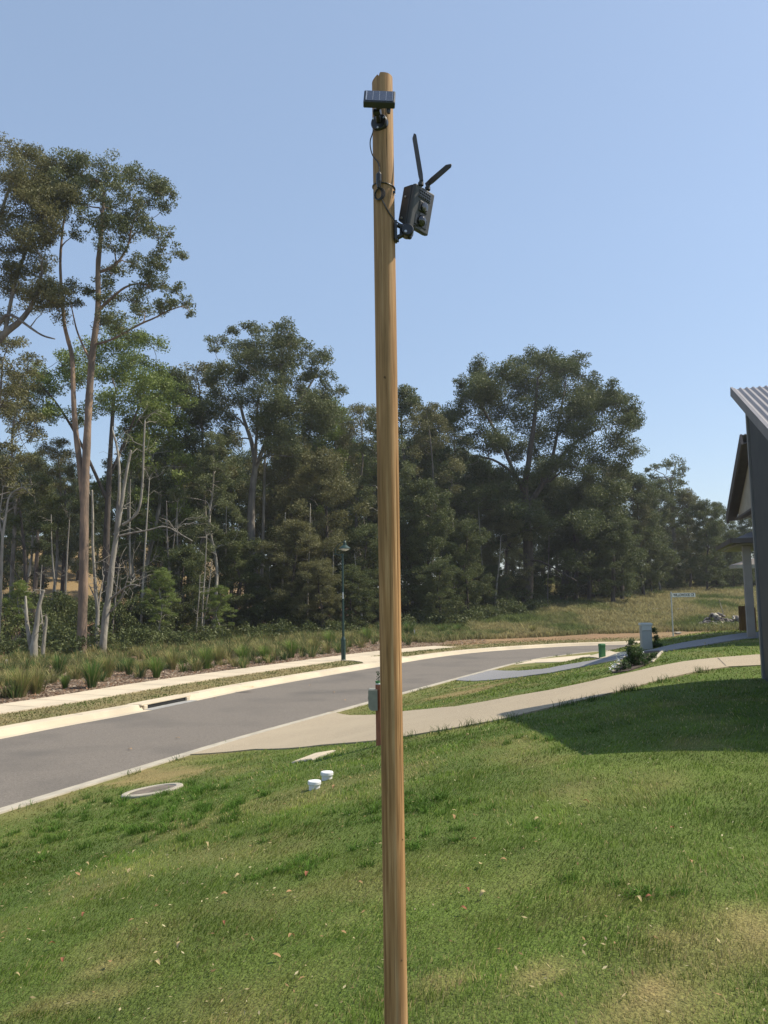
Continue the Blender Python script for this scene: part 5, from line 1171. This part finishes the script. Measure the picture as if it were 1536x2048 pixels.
# keep the ramp clear
RP_ = A([fkpt(728, .40), fkpt(812, .40), fkpt(800, .7), fkpt(765, 1.5), fkpt(728, 2.3), fkpt(683, 2.3), fkpt(700, 1.6), fkpt(720, .8)]); i = ~inpoly(x, y, RP_); x = x[i]; y = y[i]; dr = dr[i]; n = len(x)
col = (A([.12,.15,.045])*(1-dr)+A([.33,.265,.13])*dr)*rg.uniform(.65, 1.3, (n, 1))
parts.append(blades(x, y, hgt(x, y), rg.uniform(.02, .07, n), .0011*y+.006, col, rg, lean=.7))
V, q, c = merge(parts); link('verge_grass', mkmesh('verge_grass', V, quads=q, m=M['blade'], cols=c), kind='stuff', label='patchy half-dry turf between the far kerb and the footpath', cat='grass')
# meadow
parts = []
x, y = scatter(520000, 46, 150, -.02, .56); df = -sdist(x, y, FK); lim = 6.0+2.5*(fbm(x*.3, y*.3, 411)-.3); i = (df > lim) & (x > 2) ; x = x[i]; y = y[i]; df = df[i]; n = len(x)
nn_ = fbm(x*.22, y*.10, 412, 4)[:, None]; n2_ = fbm(x*1.2, y*.6, 413, 3)[:, None]; keep = (n2_[:, 0] > .36) | (rg.uniform(0, 1, n) < .5); g_ = A([.135,.17,.055]); dcol = A([.36,.31,.15]); red = A([.25,.16,.10])
k_ = ss((nn_-.40)/.22)*.85; col = g_*(1-k_)+dcol*k_; rk = ss((.42-n2_)/.1)*.5*ss((12-df[:, None])/6); col = col*(1-rk)+red*rk; near_ = ss((10-df[:, None])/4)*.5; col = col*(1-near_)+dcol*near_
col = col*rg.uniform(.55, 1.35, (n, 1)); h = rg.uniform(.12, .45, n)*(.5+1.0*n2_[:, 0])*(1+.3*ss((df-10)/10))
x = x[keep]; y = y[keep]; h = h[keep]; col = col[keep]
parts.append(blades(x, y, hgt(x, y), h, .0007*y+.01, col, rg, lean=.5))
V, q, c = merge(parts); link('meadow_grass', mkmesh('meadow_grass', V, quads=q, m=M['blade'], cols=c), kind='stuff', label='rough green and straw-coloured meadow grass rising beyond the road', cat='grass')

# tall planted grass in the bed
def tuftgeo(rg, n, R_, H_, base_col, dryf=.2):
    a = rg.uniform(0, 2*np.pi, n); r_ = R_*rg.uniform(0, .35, n); x = np.cos(a)*r_; y = np.sin(a)*r_; h = H_*rg.uniform(.5, 1.1, n)
    out = rg.uniform(.1, .75, n); w_ = .016*rg.uniform(.7, 1.4, n)
    t_ = A([0, .35, .7, 1.0]); V = []; sx = -np.sin(a)*w_/2; sy = np.cos(a)*w_/2
    rows = []
    for k, tk in enumerate(t_):
        px_ = x+np.cos(a)*out*h*tk**1.6*.85; py_ = y+np.sin(a)*out*h*tk**1.6*.85; pz_ = h*(tk-.28*out*tk**2.5); f_ = [1, .9, .65, .1][k]
        rows += [np.column_stack([px_-sx*f_, py_-sy*f_, pz_-.03]), np.column_stack([px_+sx*f_, py_+sy*f_, pz_-.03])]
    V = np.stack(rows, 1).reshape(-1, 3); i = np.arange(n)*8
    q = np.stack([np.stack([i+2*k, i+2*k+1, i+2*k+3, i+2*k+2], 1) for k in range(3)], 1).reshape(-1, 4)
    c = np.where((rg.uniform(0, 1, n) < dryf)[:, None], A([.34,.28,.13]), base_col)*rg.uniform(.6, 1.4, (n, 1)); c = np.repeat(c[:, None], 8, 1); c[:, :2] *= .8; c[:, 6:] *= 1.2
    return V, q, c.reshape(-1, 3)
TG = [mkmesh('tuft', *[tuftgeo(rngs(500+i), 520, .38, 1.0, A(cb), dz)[0]], quads=tuftgeo(rngs(500+i), 520, .38, 1.0, A(cb), dz)[1], m=M['blade'], cols=tuftgeo(rngs(500+i), 520, .38, 1.0, A(cb), dz)[2]) for i, (cb, dz) in enumerate([((.13,.21,.045), .15), ((.21,.23,.075), .32), ((.09,.155,.04), .15)])]
TU = [(43,1394,66,1,'bright green grass tuft at the path, leftmost of the bed'),(72,1388,56,1,'yellow-tipped grass tuft second from the left'),(130,1378,34,0,'small upright green tuft between the two leftmost clumps and the round dark one'),(184,1376,64,2,'big round dark green tuft in front of the reddish gum'),
 (118,1352,50,2,'dark leafy clump behind the small upright tuft'),(215,1355,50,1,'feathery light tuft right of the round dark one'),(258,1350,40,2,'dark low clump midway along the left bed'),(283,1352,38,1,'olive feathery tuft beside the dark low clump'),
 (313,1356,48,0,'tidy upright green tuft at the path edge'),(345,1340,44,1,'straw-tipped tuft right of the tidy upright one'),(413,1338,50,0,'green tuft at the path edge under the thin saplings'),(436,1330,44,1,'pale feathery tuft right of the sapling poles'),
 (486,1326,40,0,'fine green tuft below the straight grey trunk'),(530,1322,36,0,'second fine green tuft right of the straight grey trunk'),(582,1316,42,0,'rounded green tuft midway to the street lamp'),(628,1307,36,1,'yellowish tuft left of the street lamp base'),(660,1296,40,0,'green tuft touching the street lamp post'),(733,1285,34,0,'spiky green tuft between lamp post and pole'),
 (818,1275,36,2,'dark green tuft just right of the pole on the red soil'),(885,1274,30,2,'small tuft on the red soil beside the path end'),(915,1271,26,2,'smallest tuft past the path end'),(1066,1270,24,1,'brown dry tuft on the far verge edge')]
for i, (px, py, hp, k, lab) in enumerate(TU):
    g_ = G(px, py); H_ = hp*g_[1]/F_PX*.98; t = thing('grass_tuft', g_, lab, 'grass tuft', 'tall grass tufts along the garden bed')
    o = link('blades', TG[k], t); t.scale = (H_*rng_ if False else H_*.95, H_*.95, H_); t.rotation_euler.z = i*1.3
rg = rngs(210); parts = []
for j in range(2600):
    px = rg.uniform(-150, 1000); fr = rg.uniform(0, 1)
    o0 = 4.6+fr*14 if px < 860 else 7+fr*4; P2 = offs(FKr, o0); i_ = int(np.argmin(np.abs(P2[:, 0]/P2[:, 1]-(px-768)/F_PX)+(P2[:, 1] < 5)*9)); p = P2[i_]+rg.normal(0, .3, 2)
    dens = np.interp(px, [-150, 360, 480, 800, 1000], [.34, .45, .85, 1, .8])*(1 if fr > .2 else .22)
    if rg.uniform() > dens: continue
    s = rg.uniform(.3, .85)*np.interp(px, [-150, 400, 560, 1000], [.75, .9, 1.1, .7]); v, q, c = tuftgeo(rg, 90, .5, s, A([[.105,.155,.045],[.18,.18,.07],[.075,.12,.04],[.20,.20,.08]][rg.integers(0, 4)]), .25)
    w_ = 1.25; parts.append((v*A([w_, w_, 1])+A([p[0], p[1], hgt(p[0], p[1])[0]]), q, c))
V, q, c = merge(parts); link('bed_grass', mkmesh('bed_grass', V, quads=q, m=M['blade'], cols=c), kind='stuff', label='mass of tall feathery grasses between the footpath and the forest', cat='grass')
# wood chip and leaf litter on the bed
def chips(n, sel, cols_, szk, seed):
    rg = rngs(seed); x, y = sel(rg, n); m = len(x); z = hgt(x, y)+rg.uniform(.003, .03, m); a = rg.normal(size=(m, 3))*A([1, 1, .35]); a /= np.linalg.norm(a, axis=1)[:, None]; b = np.cross(a, A([0, 0, 1.])+rg.normal(size=(m, 3))*.3); b /= np.linalg.norm(b, axis=1)[:, None]
    s = szk*rg.uniform(.5, 1.5, m)[:, None]; p = np.column_stack([x, y, z]); V = np.stack([p-a*s, p+b*s*.35, p+a*s, p-b*s*.35], 1).reshape(-1, 3)
    c = A(cols_)[rg.integers(0, len(cols_), m)]*rg.uniform(.7, 1.3, (m, 1)); return V, np.arange(m*4).reshape(-1, 4), np.repeat(c, 4, 0)
def selbed(rg, n):
    y = rg.uniform(22, 62, n); x = rg.uniform(-.55, .12, n)*y; df = -sdist(x, y, FK); i = (df > 3.95) & (df < 14); return x[i], y[i]
V, q, c = chips(90000, selbed, [(.34,.26,.19),(.22,.15,.10),(.46,.38,.29),(.16,.11,.08),(.30,.18,.11)], .07, 220)
link('bark_mulch', mkmesh('bark_mulch', V, quads=q, m=M['blade'], cols=c), kind='stuff', label='brown bark mulch and leaf litter over the garden bed', cat='mulch')

# ------------------------------------------------------------------ fallen leaves on the lawn
def leafshape(curl, seed):
    rg = rngs(seed); n = 9; V = []; F = []
    for i in range(n):
        t_ = i/(n-1); w_ = .5*math.sin(math.pi*min(.999, t_**.8))**.8*.42; zc = curl*(math.sin(t_*3.0))+.02*rg.normal()
        for s in (-1, -.5, 0, .5, 1): V.append((t_-.5, s*w_, zc+abs(s)*w_*curl*1.6))
    for i in range(n-1):
        for k in range(4): F.append((i*5+k, i*5+k+1, i*5+k+6, i*5+k+5))
    return V, F
LM = []
for i, (cu_, m_) in enumerate([(.16,'mulch_leaf'),(.3,'mulch_leaf'),(.12,'mulch_leaf_pale'),(.28,'mulch_leaf_red'),(.36,'mulch_leaf_pale')]):
    v, f = leafshape(cu_, 600+i); LM.append(mkmesh('leaf_blade', v, f, m=M[m_], smooth=True))
LV = [(909,1628,'pale'),(906,1642,'tan'),(1073,1645,'pale'),(948,1688,'red'),(961,1737,'pale'),(1007,1731,'tan'),(935,1790,'red'),(966,1800,'pale'),(926,1830,'red'),(1383,1735,'tan'),(1298,1805,'red'),(1277,1812,'pale'),
 (578,1793,'tan'),(720,1776,'tan'),(613,1757,'red'),(448,1799,'tan'),(414,1808,'pale'),(475,1764,'pale'),(155,1755,'tan'),(167,1838,'red'),(262,1850,'tan'),(79,1714,'pale'),(212,1720,'pale'),(174,1735,'pale'),(258,1748,'pale'),(302,1765,'pale'),(356,1747,'tan'),
 (583,1886,'tan'),(553,1923,'tan'),(450,1856,'red'),(604,1970,'tan'),(315,1939,'pale'),(8,1874,'tan'),(33,1963,'pale'),(127,1931,'red'),(103,1899,'red'),(687,1876,'tan'),(361,1903,'pale'),(567,1615,'tan'),(517,1588,'tan'),(436,1645,'pale'),(412,1697,'pale'),(268,1709,'pale'),(413,1664,'tan'),(220,1935,'tan'),
 (725,1540,'pale'),(699,1560,'tan'),(668,1580,'tan'),(610,1567,'pale'),(935,1475,'pale'),(1345,1665,'red'),(1172,1612,'red'),(645,1555,'pale'),(274,1614,'tan'),(364,1602,'pale'),(1410,1290,'pale'),(825,1598,'pale')]
def zone(px, py):
    near = 'nearest the camera' if py > 1850 else 'lower lawn' if py > 1730 else 'middle lawn' if py > 1620 else 'upper lawn'
    side = 'far left' if px < 250 else 'left' if px < 500 else 'just left of pole' if px < 780 else 'just right of pole' if px < 1000 else 'far right'
    return near, side
cnt = {}
for i, (px, py, kd) in enumerate(LV):
    g_ = G(px, py); nz, sd_ = zone(px, py); idx = {'tan': [0, 1], 'pale': [2, 4], 'red': [3, 3]}[kd][i % 2]
    cname = {'tan': 'curled tan', 'pale': 'pale yellow', 'red': 'dark reddish-brown'}[kd]; key = (cname, sd_, nz); cnt[key] = cnt.get(key, 0)+1
    cond = ('' if cnt[key] == 1 else ', %s there' % ['', '', 'second', 'third', 'fourth', 'fifth', 'sixth'][min(6, cnt[key])])
    t = thing('fallen_leaf', g_+Z*.028, '%s fallen leaf, %s, %s%s' % (cname, sd_, nz, cond), 'leaf', 'fallen leaves on the lawn')
    o = link('blade', LM[idx], t); s = np.interp(g_[1], [3, 12], [.042, .07])*(.8+.4*((i*37) % 10)/10); t.scale = (s, s, s); t.rotation_euler = (.3*math.sin(i*2), .35*math.cos(i*3), i*1.9)
# small straw bits and twigs
V, q, c = chips(1500, lambda r, n: (lambda yy: (r.uniform(-.5, .5, n)*yy, yy))(r.uniform(3.3, 12, n)), [(.45,.37,.20),(.30,.20,.10),(.50,.44,.27)], .012, 230)
link('lawn_litter', mkmesh('lawn_litter', V+A([0, 0, .018]), quads=q, m=M['blade'], cols=c), kind='stuff', label='tiny straw bits scattered through the lawn', cat='litter')

# ------------------------------------------------------------------ garden shrubs by the pillar
def bush(name, label, px, py, clumps, seed, L=.062, leaf='leaf_bush', cat='shrub', cover=1.2, group=None):
    g_ = G(px, py); Y = g_[1]; rg = rngs(seed); cl = A([[*D(x, y, Y+dy), r_*1.7*Y/F_PX] for x, y, r_, dy in clumps])
    return tree(name, label, cat, g_, [([g_-Z*.1, g_+Z*.25*(cl[:, 2].max()-g_[2]), g_+(cl.mean(0)[:3]-g_)*.9], .025, .012)], cl, M['bark_dark'], M[leaf], rg, group, L=L, Wd=L*.5, puffs=8, cover=cover*1.6, rmin=.006, tw=.004)
bush('garden_shrub', 'leafy dark green upright shrub in the garden bed beside the grey pillar', 1268, 1334, [(1268,1285,9,0),(1262,1298,10,.1),(1276,1300,10,-.1),(1264,1312,12,0),(1277,1315,11,.1),(1258,1322,10,0),(1282,1325,9,-.1),(1268,1326,12,.1)], 701)
bush('garden_shrub', 'small spreading green shrub to the right of the upright one', 1300, 1324, [(1296,1316,8,0),(1304,1312,7,.1),(1310,1308,5,0),(1292,1320,7,0)], 702)
bush('garden_shrub', 'climbing shrub growing behind the right side of the grey pillar', 1309, 1296, [(1306,1262,6,0),(1309,1275,7,.1),(1305,1285,7,0),(1312,1290,7,0),(1303,1292,7,0),(1318,1293,6,0)], 703)
bush('garden_shrub', 'low sparse grassy plant at the left tip of the garden bed', 1240, 1344, [(1235,1338,6,0),(1245,1333,7,.1),(1250,1326,6,0),(1254,1334,7,0)], 704, cover=.8)
bed = [G(x, y)[:2] for x, y in [(1224,1347),(1240,1331),(1262,1316),(1290,1305),(1318,1303),(1322,1309),(1308,1322),(1285,1334),(1255,1344)]]
drape('garden_bed', bed, mat('dark_mulch', (.10,.075,.06), .95, (.05,.04,.035), 12, .02, 30), .028, .3, .04, kind='structure')
def stone(c, s, rg, mt, par, name='stone'):
    v, f = [], []
    import bmesh
    bm = bmesh.new(); bmesh.ops.create_icosphere(bm, subdivisions=2, radius=1)
    off = rg.uniform(0, 99); sc_ = A([rg.uniform(.7, 1.3), rg.uniform(.7, 1.2), rg.uniform(.5, .9)])
    pl_ = [(lambda q: q/np.linalg.norm(q))(rg.normal(size=3)) for _ in range(7)]
    for q in bm.verts:
        p = A(q.co[:])
        for n_ in pl_:
            d_ = np.dot(p, n_)-.72
            if d_ > 0: p = p-n_*d_
        p = p*(1+.12*(vnoise([p[0]*2+off], [p[1]*2+p[2]*2])[0]-.5)); q.co = Vector(tuple(p*sc_*s+A(c)))
    v = [tuple(q.co) for q in bm.verts]; f = [tuple(x.index for x in q.verts) for q in bm.faces]; bm.free()
    mb = MB(); mb.add(v, f); return mb.build(name, mt, par)
rg = rngs(720)
t = thing('rock_edging', G(1230, 1343), 'white stones and pale flowers edging the garden bed below the upright shrub', 'edging stones')
for x_, y_ in [(1226,1345),(1230,1338),(1236,1332),(1241,1328),(1246,1322),(1250,1318),(1255,1313),(1280,1324),(1285,1321),(1272,1323),(1290,1318),(1279,1330)]: stone(G(x_, y_)+Z*.03, rg.uniform(.03, .065), rg, M['rock_pale'], t)
t = thing('path_edging', G(1313, 1318), 'curved grey concrete edging at the right end of the garden bed', 'edging')
ep = [G(x, y)+Z*.04 for x, y in [(1304,1325),(1311,1318),(1318,1311),(1323,1305),(1330,1303)]]
mb = MB(); mb.tube(smoothpath(ep, 2)-A([0, 0, .03]), .035, 8); mb.build('edge_strip', M['concrete_old'], t, smooth=True)
t = thing('white_flowers', G(1236, 1338), 'scattered white flowers blooming low around the garden bed shrubs', 'flowers')
mb = MB()
for k in range(90):
    x_, y_ = [(1232,1336),(1240,1328),(1246,1320),(1252,1314),(1280,1322),(1284,1318),(1262,1326),(1226,1340)][k % 8]; c_ = G(x_+rg.normal()*4, y_+rg.normal()*3)+Z*rg.uniform(.05, .16); r_ = rg.uniform(.012, .026); u_ = rg.normal(size=3); u_ /= np.linalg.norm(u_); w_ = np.cross(u_, [0, 0, 1.]); w_ /= np.linalg.norm(w_); x2 = np.cross(u_, w_)
    mb.add([c_+w_*r_, c_+x2*r_, c_-w_*r_, c_-x2*r_, c_+u_*r_*.5], [(0,1,4),(1,2,4),(2,3,4),(3,0,4)])
mb.build('petals', M['white'], t)
# rubble heap
t = thing('rubble_heap', G(1425, 1244), 'heap of grey and cream building rubble lying in the meadow left of the porch', 'rubble')
Yr = 63.0; kx = Yr/F_PX; c0 = onz((1425-768)/F_PX*Yr, Yr)
for i in range(150):
    u = rg.uniform(-1, 1); w_ = rg.uniform(0, 1); x_ = c0[0]+u*31*kx; zt_ = (1-abs(u)**1.5)*24*kx*w_*.95; yy_ = Yr+rg.uniform(-.7, .7)*(1-w_*.6)
    stone([x_, yy_, hgt(x_, yy_)[0]+zt_+.08], rg.uniform(.07, .20), rg, M['rock_pale' if (i % 9 == 0) else 'rock'], t)
t = thing('stick', G(1446, 1226), 'thin pale stick poking up out of the rubble heap', 'stick')
mb = MB(); mb.tube([D(1447, 1228, Yr), D(1442, 1212, Yr), D(1438, 1198, Yr)], [.035, .03, .02], 6); mb.build('shaft', M['bark_pale'], t)
t = thing('rubble_heap', G(1468, 1244), 'cream and brown rubble heap pressed against the brown timber enclosure', 'rubble')
c0 = onz((1468-768)/F_PX*Yr, Yr)
for i in range(34):
    u = rg.uniform(-1, 1); w_ = rg.uniform(0, 1); x_ = c0[0]+u*13*kx; yy_ = c0[1]+rg.uniform(-.6, .6); stone([x_, yy_, hgt(x_, yy_)[0]+w_*.55+.08], rg.uniform(.14, .36), rg, M['rock_pale' if i % 3 == 0 else 'rock'], t)
for xa, xb, yy_, lab in [(1298,1319,1223,'pale slab lying in the meadow left of the street sign'),(1347,1377,1222,'pale broken slab lying in the meadow behind the street sign'),(1350,1362,1268,'small pale slab in the dirt beside the street sign post')]:
    g_ = G((xa+xb)/2, yy_); t = thing('concrete_slab', g_, lab, 'slab', 'pale slabs lying in the meadow'); w_ = (xb-xa)*g_[1]/F_PX
    for j, f_ in enumerate((.3, .75)): MB().box(g_+A([w_*(f_-.5), .1*j, .22 if yy_ < 1250 else .08]), (w_*.46, .5, .10), [A([math.cos(.06*j), 0, math.sin(.06*j)]), A([0, 1., 0]), A([-math.sin(.06*j), 0, math.cos(.06*j)])]).build('piece', M['rock_pale'], t, bevel=.02)
# marker pegs in the bed
for px, py, hp, lab in [(181,1306,13,'white marker peg standing right of the reddish gum'),(829,1274,12,'white marker peg in the tall grass right of the pole'),(13,1332,9,'short pale marker peg at the left edge')]:
    g_ = G(px, py); h_ = hp*g_[1]/F_PX; t = thing('marker_peg', g_, lab, 'peg', 'white marker pegs'); MB().box(g_+Z*h_/2, (.09, .05, h_+.1)).build('stake', M['white'], t, bevel=.01); MB().box(g_+Z*(h_+.06), (.10, .06, .03)).build('cap', M['white'], t)
# orange survey paint on kerb and path; a few leaves on the road
pm = mat('orange_survey_paint', (.62,.40,.16), .9, (.62,.52,.36), 14)
for px, py, hf_, nm in [(495,1374,.16,'paint_mark'),(310,1364,.06,'paint_mark')]:
    g_ = D(px, py, 1)*0+np.append(plane(px, py, ROAD+hf_), 0)[:3]; g_[2] = ROAD+hf_
    th_ = [(g_[0]+.26*math.cos(a_)*(1+.3*math.sin(3*a_)), g_[1]+.10*math.sin(a_)) for a_ in np.linspace(0, 6.28, 14)[:-1]]
    me = mkmesh(nm, [(a_, b_, g_[2]+.004) for a_, b_ in th_], [tuple(range(13))], m=pm); link(nm, me, kind='structure')
for px, py in [(355,1478),(505,1375),(620,1372),(668,1386),(690,1402),(430,1398),(260,1500)]:
    g_ = plane(px, py, ROAD); t = thing('fallen_leaf', [g_[0], g_[1], ROAD+.02], 'dry leaf blown onto the asphalt road', 'leaf', 'dry leaves on the road'); link('blade', LM[0], t); t.scale = (.12, .12, .12); t.rotation_euler = (.1, .1, px)

# ------------------------------------------------------------------ control joints in the slabs
jm = mat('dark_slab_joint', (.16,.14,.115), .95)  # dark joint lines laid over the slabs
def joints(name, P, o0, o1, step, z_, m_, w_=.022, lim=None):
    mb = MB(); Pr = resample(P, step); t_ = np.gradient(Pr, axis=0); t_ /= np.linalg.norm(t_, axis=1)[:, None]
    for p, t in zip(Pr, t_):
        if not (6 < p[1] < 60) or abs(p[0]) > .6*p[1]+2: continue
        n_ = A([-t[1], t[0]]); a_ = p+n_*o0; b_ = p+n_*o1
        if lim is not None and a_[0] > lim: continue
        for q_ in range(3):
            u, v_ = a_+(b_-a_)*q_/3, a_+(b_-a_)*(q_+1)/3; h0, h1 = (hgt(u[0], u[1])[0]+z_, hgt(v_[0], v_[1])[0]+z_) if z_ < .5 else (ROAD+z_-1, ROAD+z_-1)
            mb.add([[*(u-t*w_/2), h0], [*(u+t*w_/2), h0], [*(v_+t*w_/2), h1], [*(v_-t*w_/2), h1]], [(0, 1, 2, 3)])
    return link(name, mkmesh(name, mb.v, mb.f, m=m_), kind='structure')
joints('footpath_joints', FK, 2.27, 3.93, 1.5, .041, jm, lim=pe[0]-2)
joints('kerb_joints', FK, .13, .43, 2.5, 1.149, jm)
jw = MB()
for (xa, ya), (xb, yb) in [((1436,1318),(1452,1334))]:
    u, v_ = G(xa, ya)[:2], G(xb, yb)[:2]; t_ = (v_-u)/np.linalg.norm(v_-u); n_ = A([-t_[1], t_[0]])*.007
    K_ = 24
    for q_ in range(K_):
        p0, p1 = u+(v_-u)*q_/K_, u+(v_-u)*(q_+1)/K_; jw.add([[*(p0-n_), hgt(*p0)[0]+.027], [*(p0+n_), hgt(*p0)[0]+.027], [*(p1+n_), hgt(*p1)[0]+.027], [*(p1-n_), hgt(*p1)[0]+.027]], [(0, 1, 2, 3)])
link('driveway_joints', mkmesh('driveway_joints', jw.v, jw.f, m=jm), kind='structure')

# ------------------------------------------------------------------ haze
hm = bpy.data.materials.new('haze'); hm.use_nodes = True; N_ = hm.node_tree.nodes; N_.clear()
ho = N_.new('ShaderNodeOutputMaterial'); hv = N_.new('ShaderNodeVolumePrincipled'); hv.inputs['Density'].default_value = HAZE
hv.inputs['Color'].default_value = (.86, .91, 1.0, 1); hv.inputs['Anisotropy'].default_value = .3
hm.node_tree.links.new(hv.outputs[0], ho.inputs['Volume'])
mb = MB(); mb.box([0, 230, 18], [960, 700, 64]); hz_ = link('haze', mkmesh('haze', mb.v, mb.f, m=hm), kind='stuff')
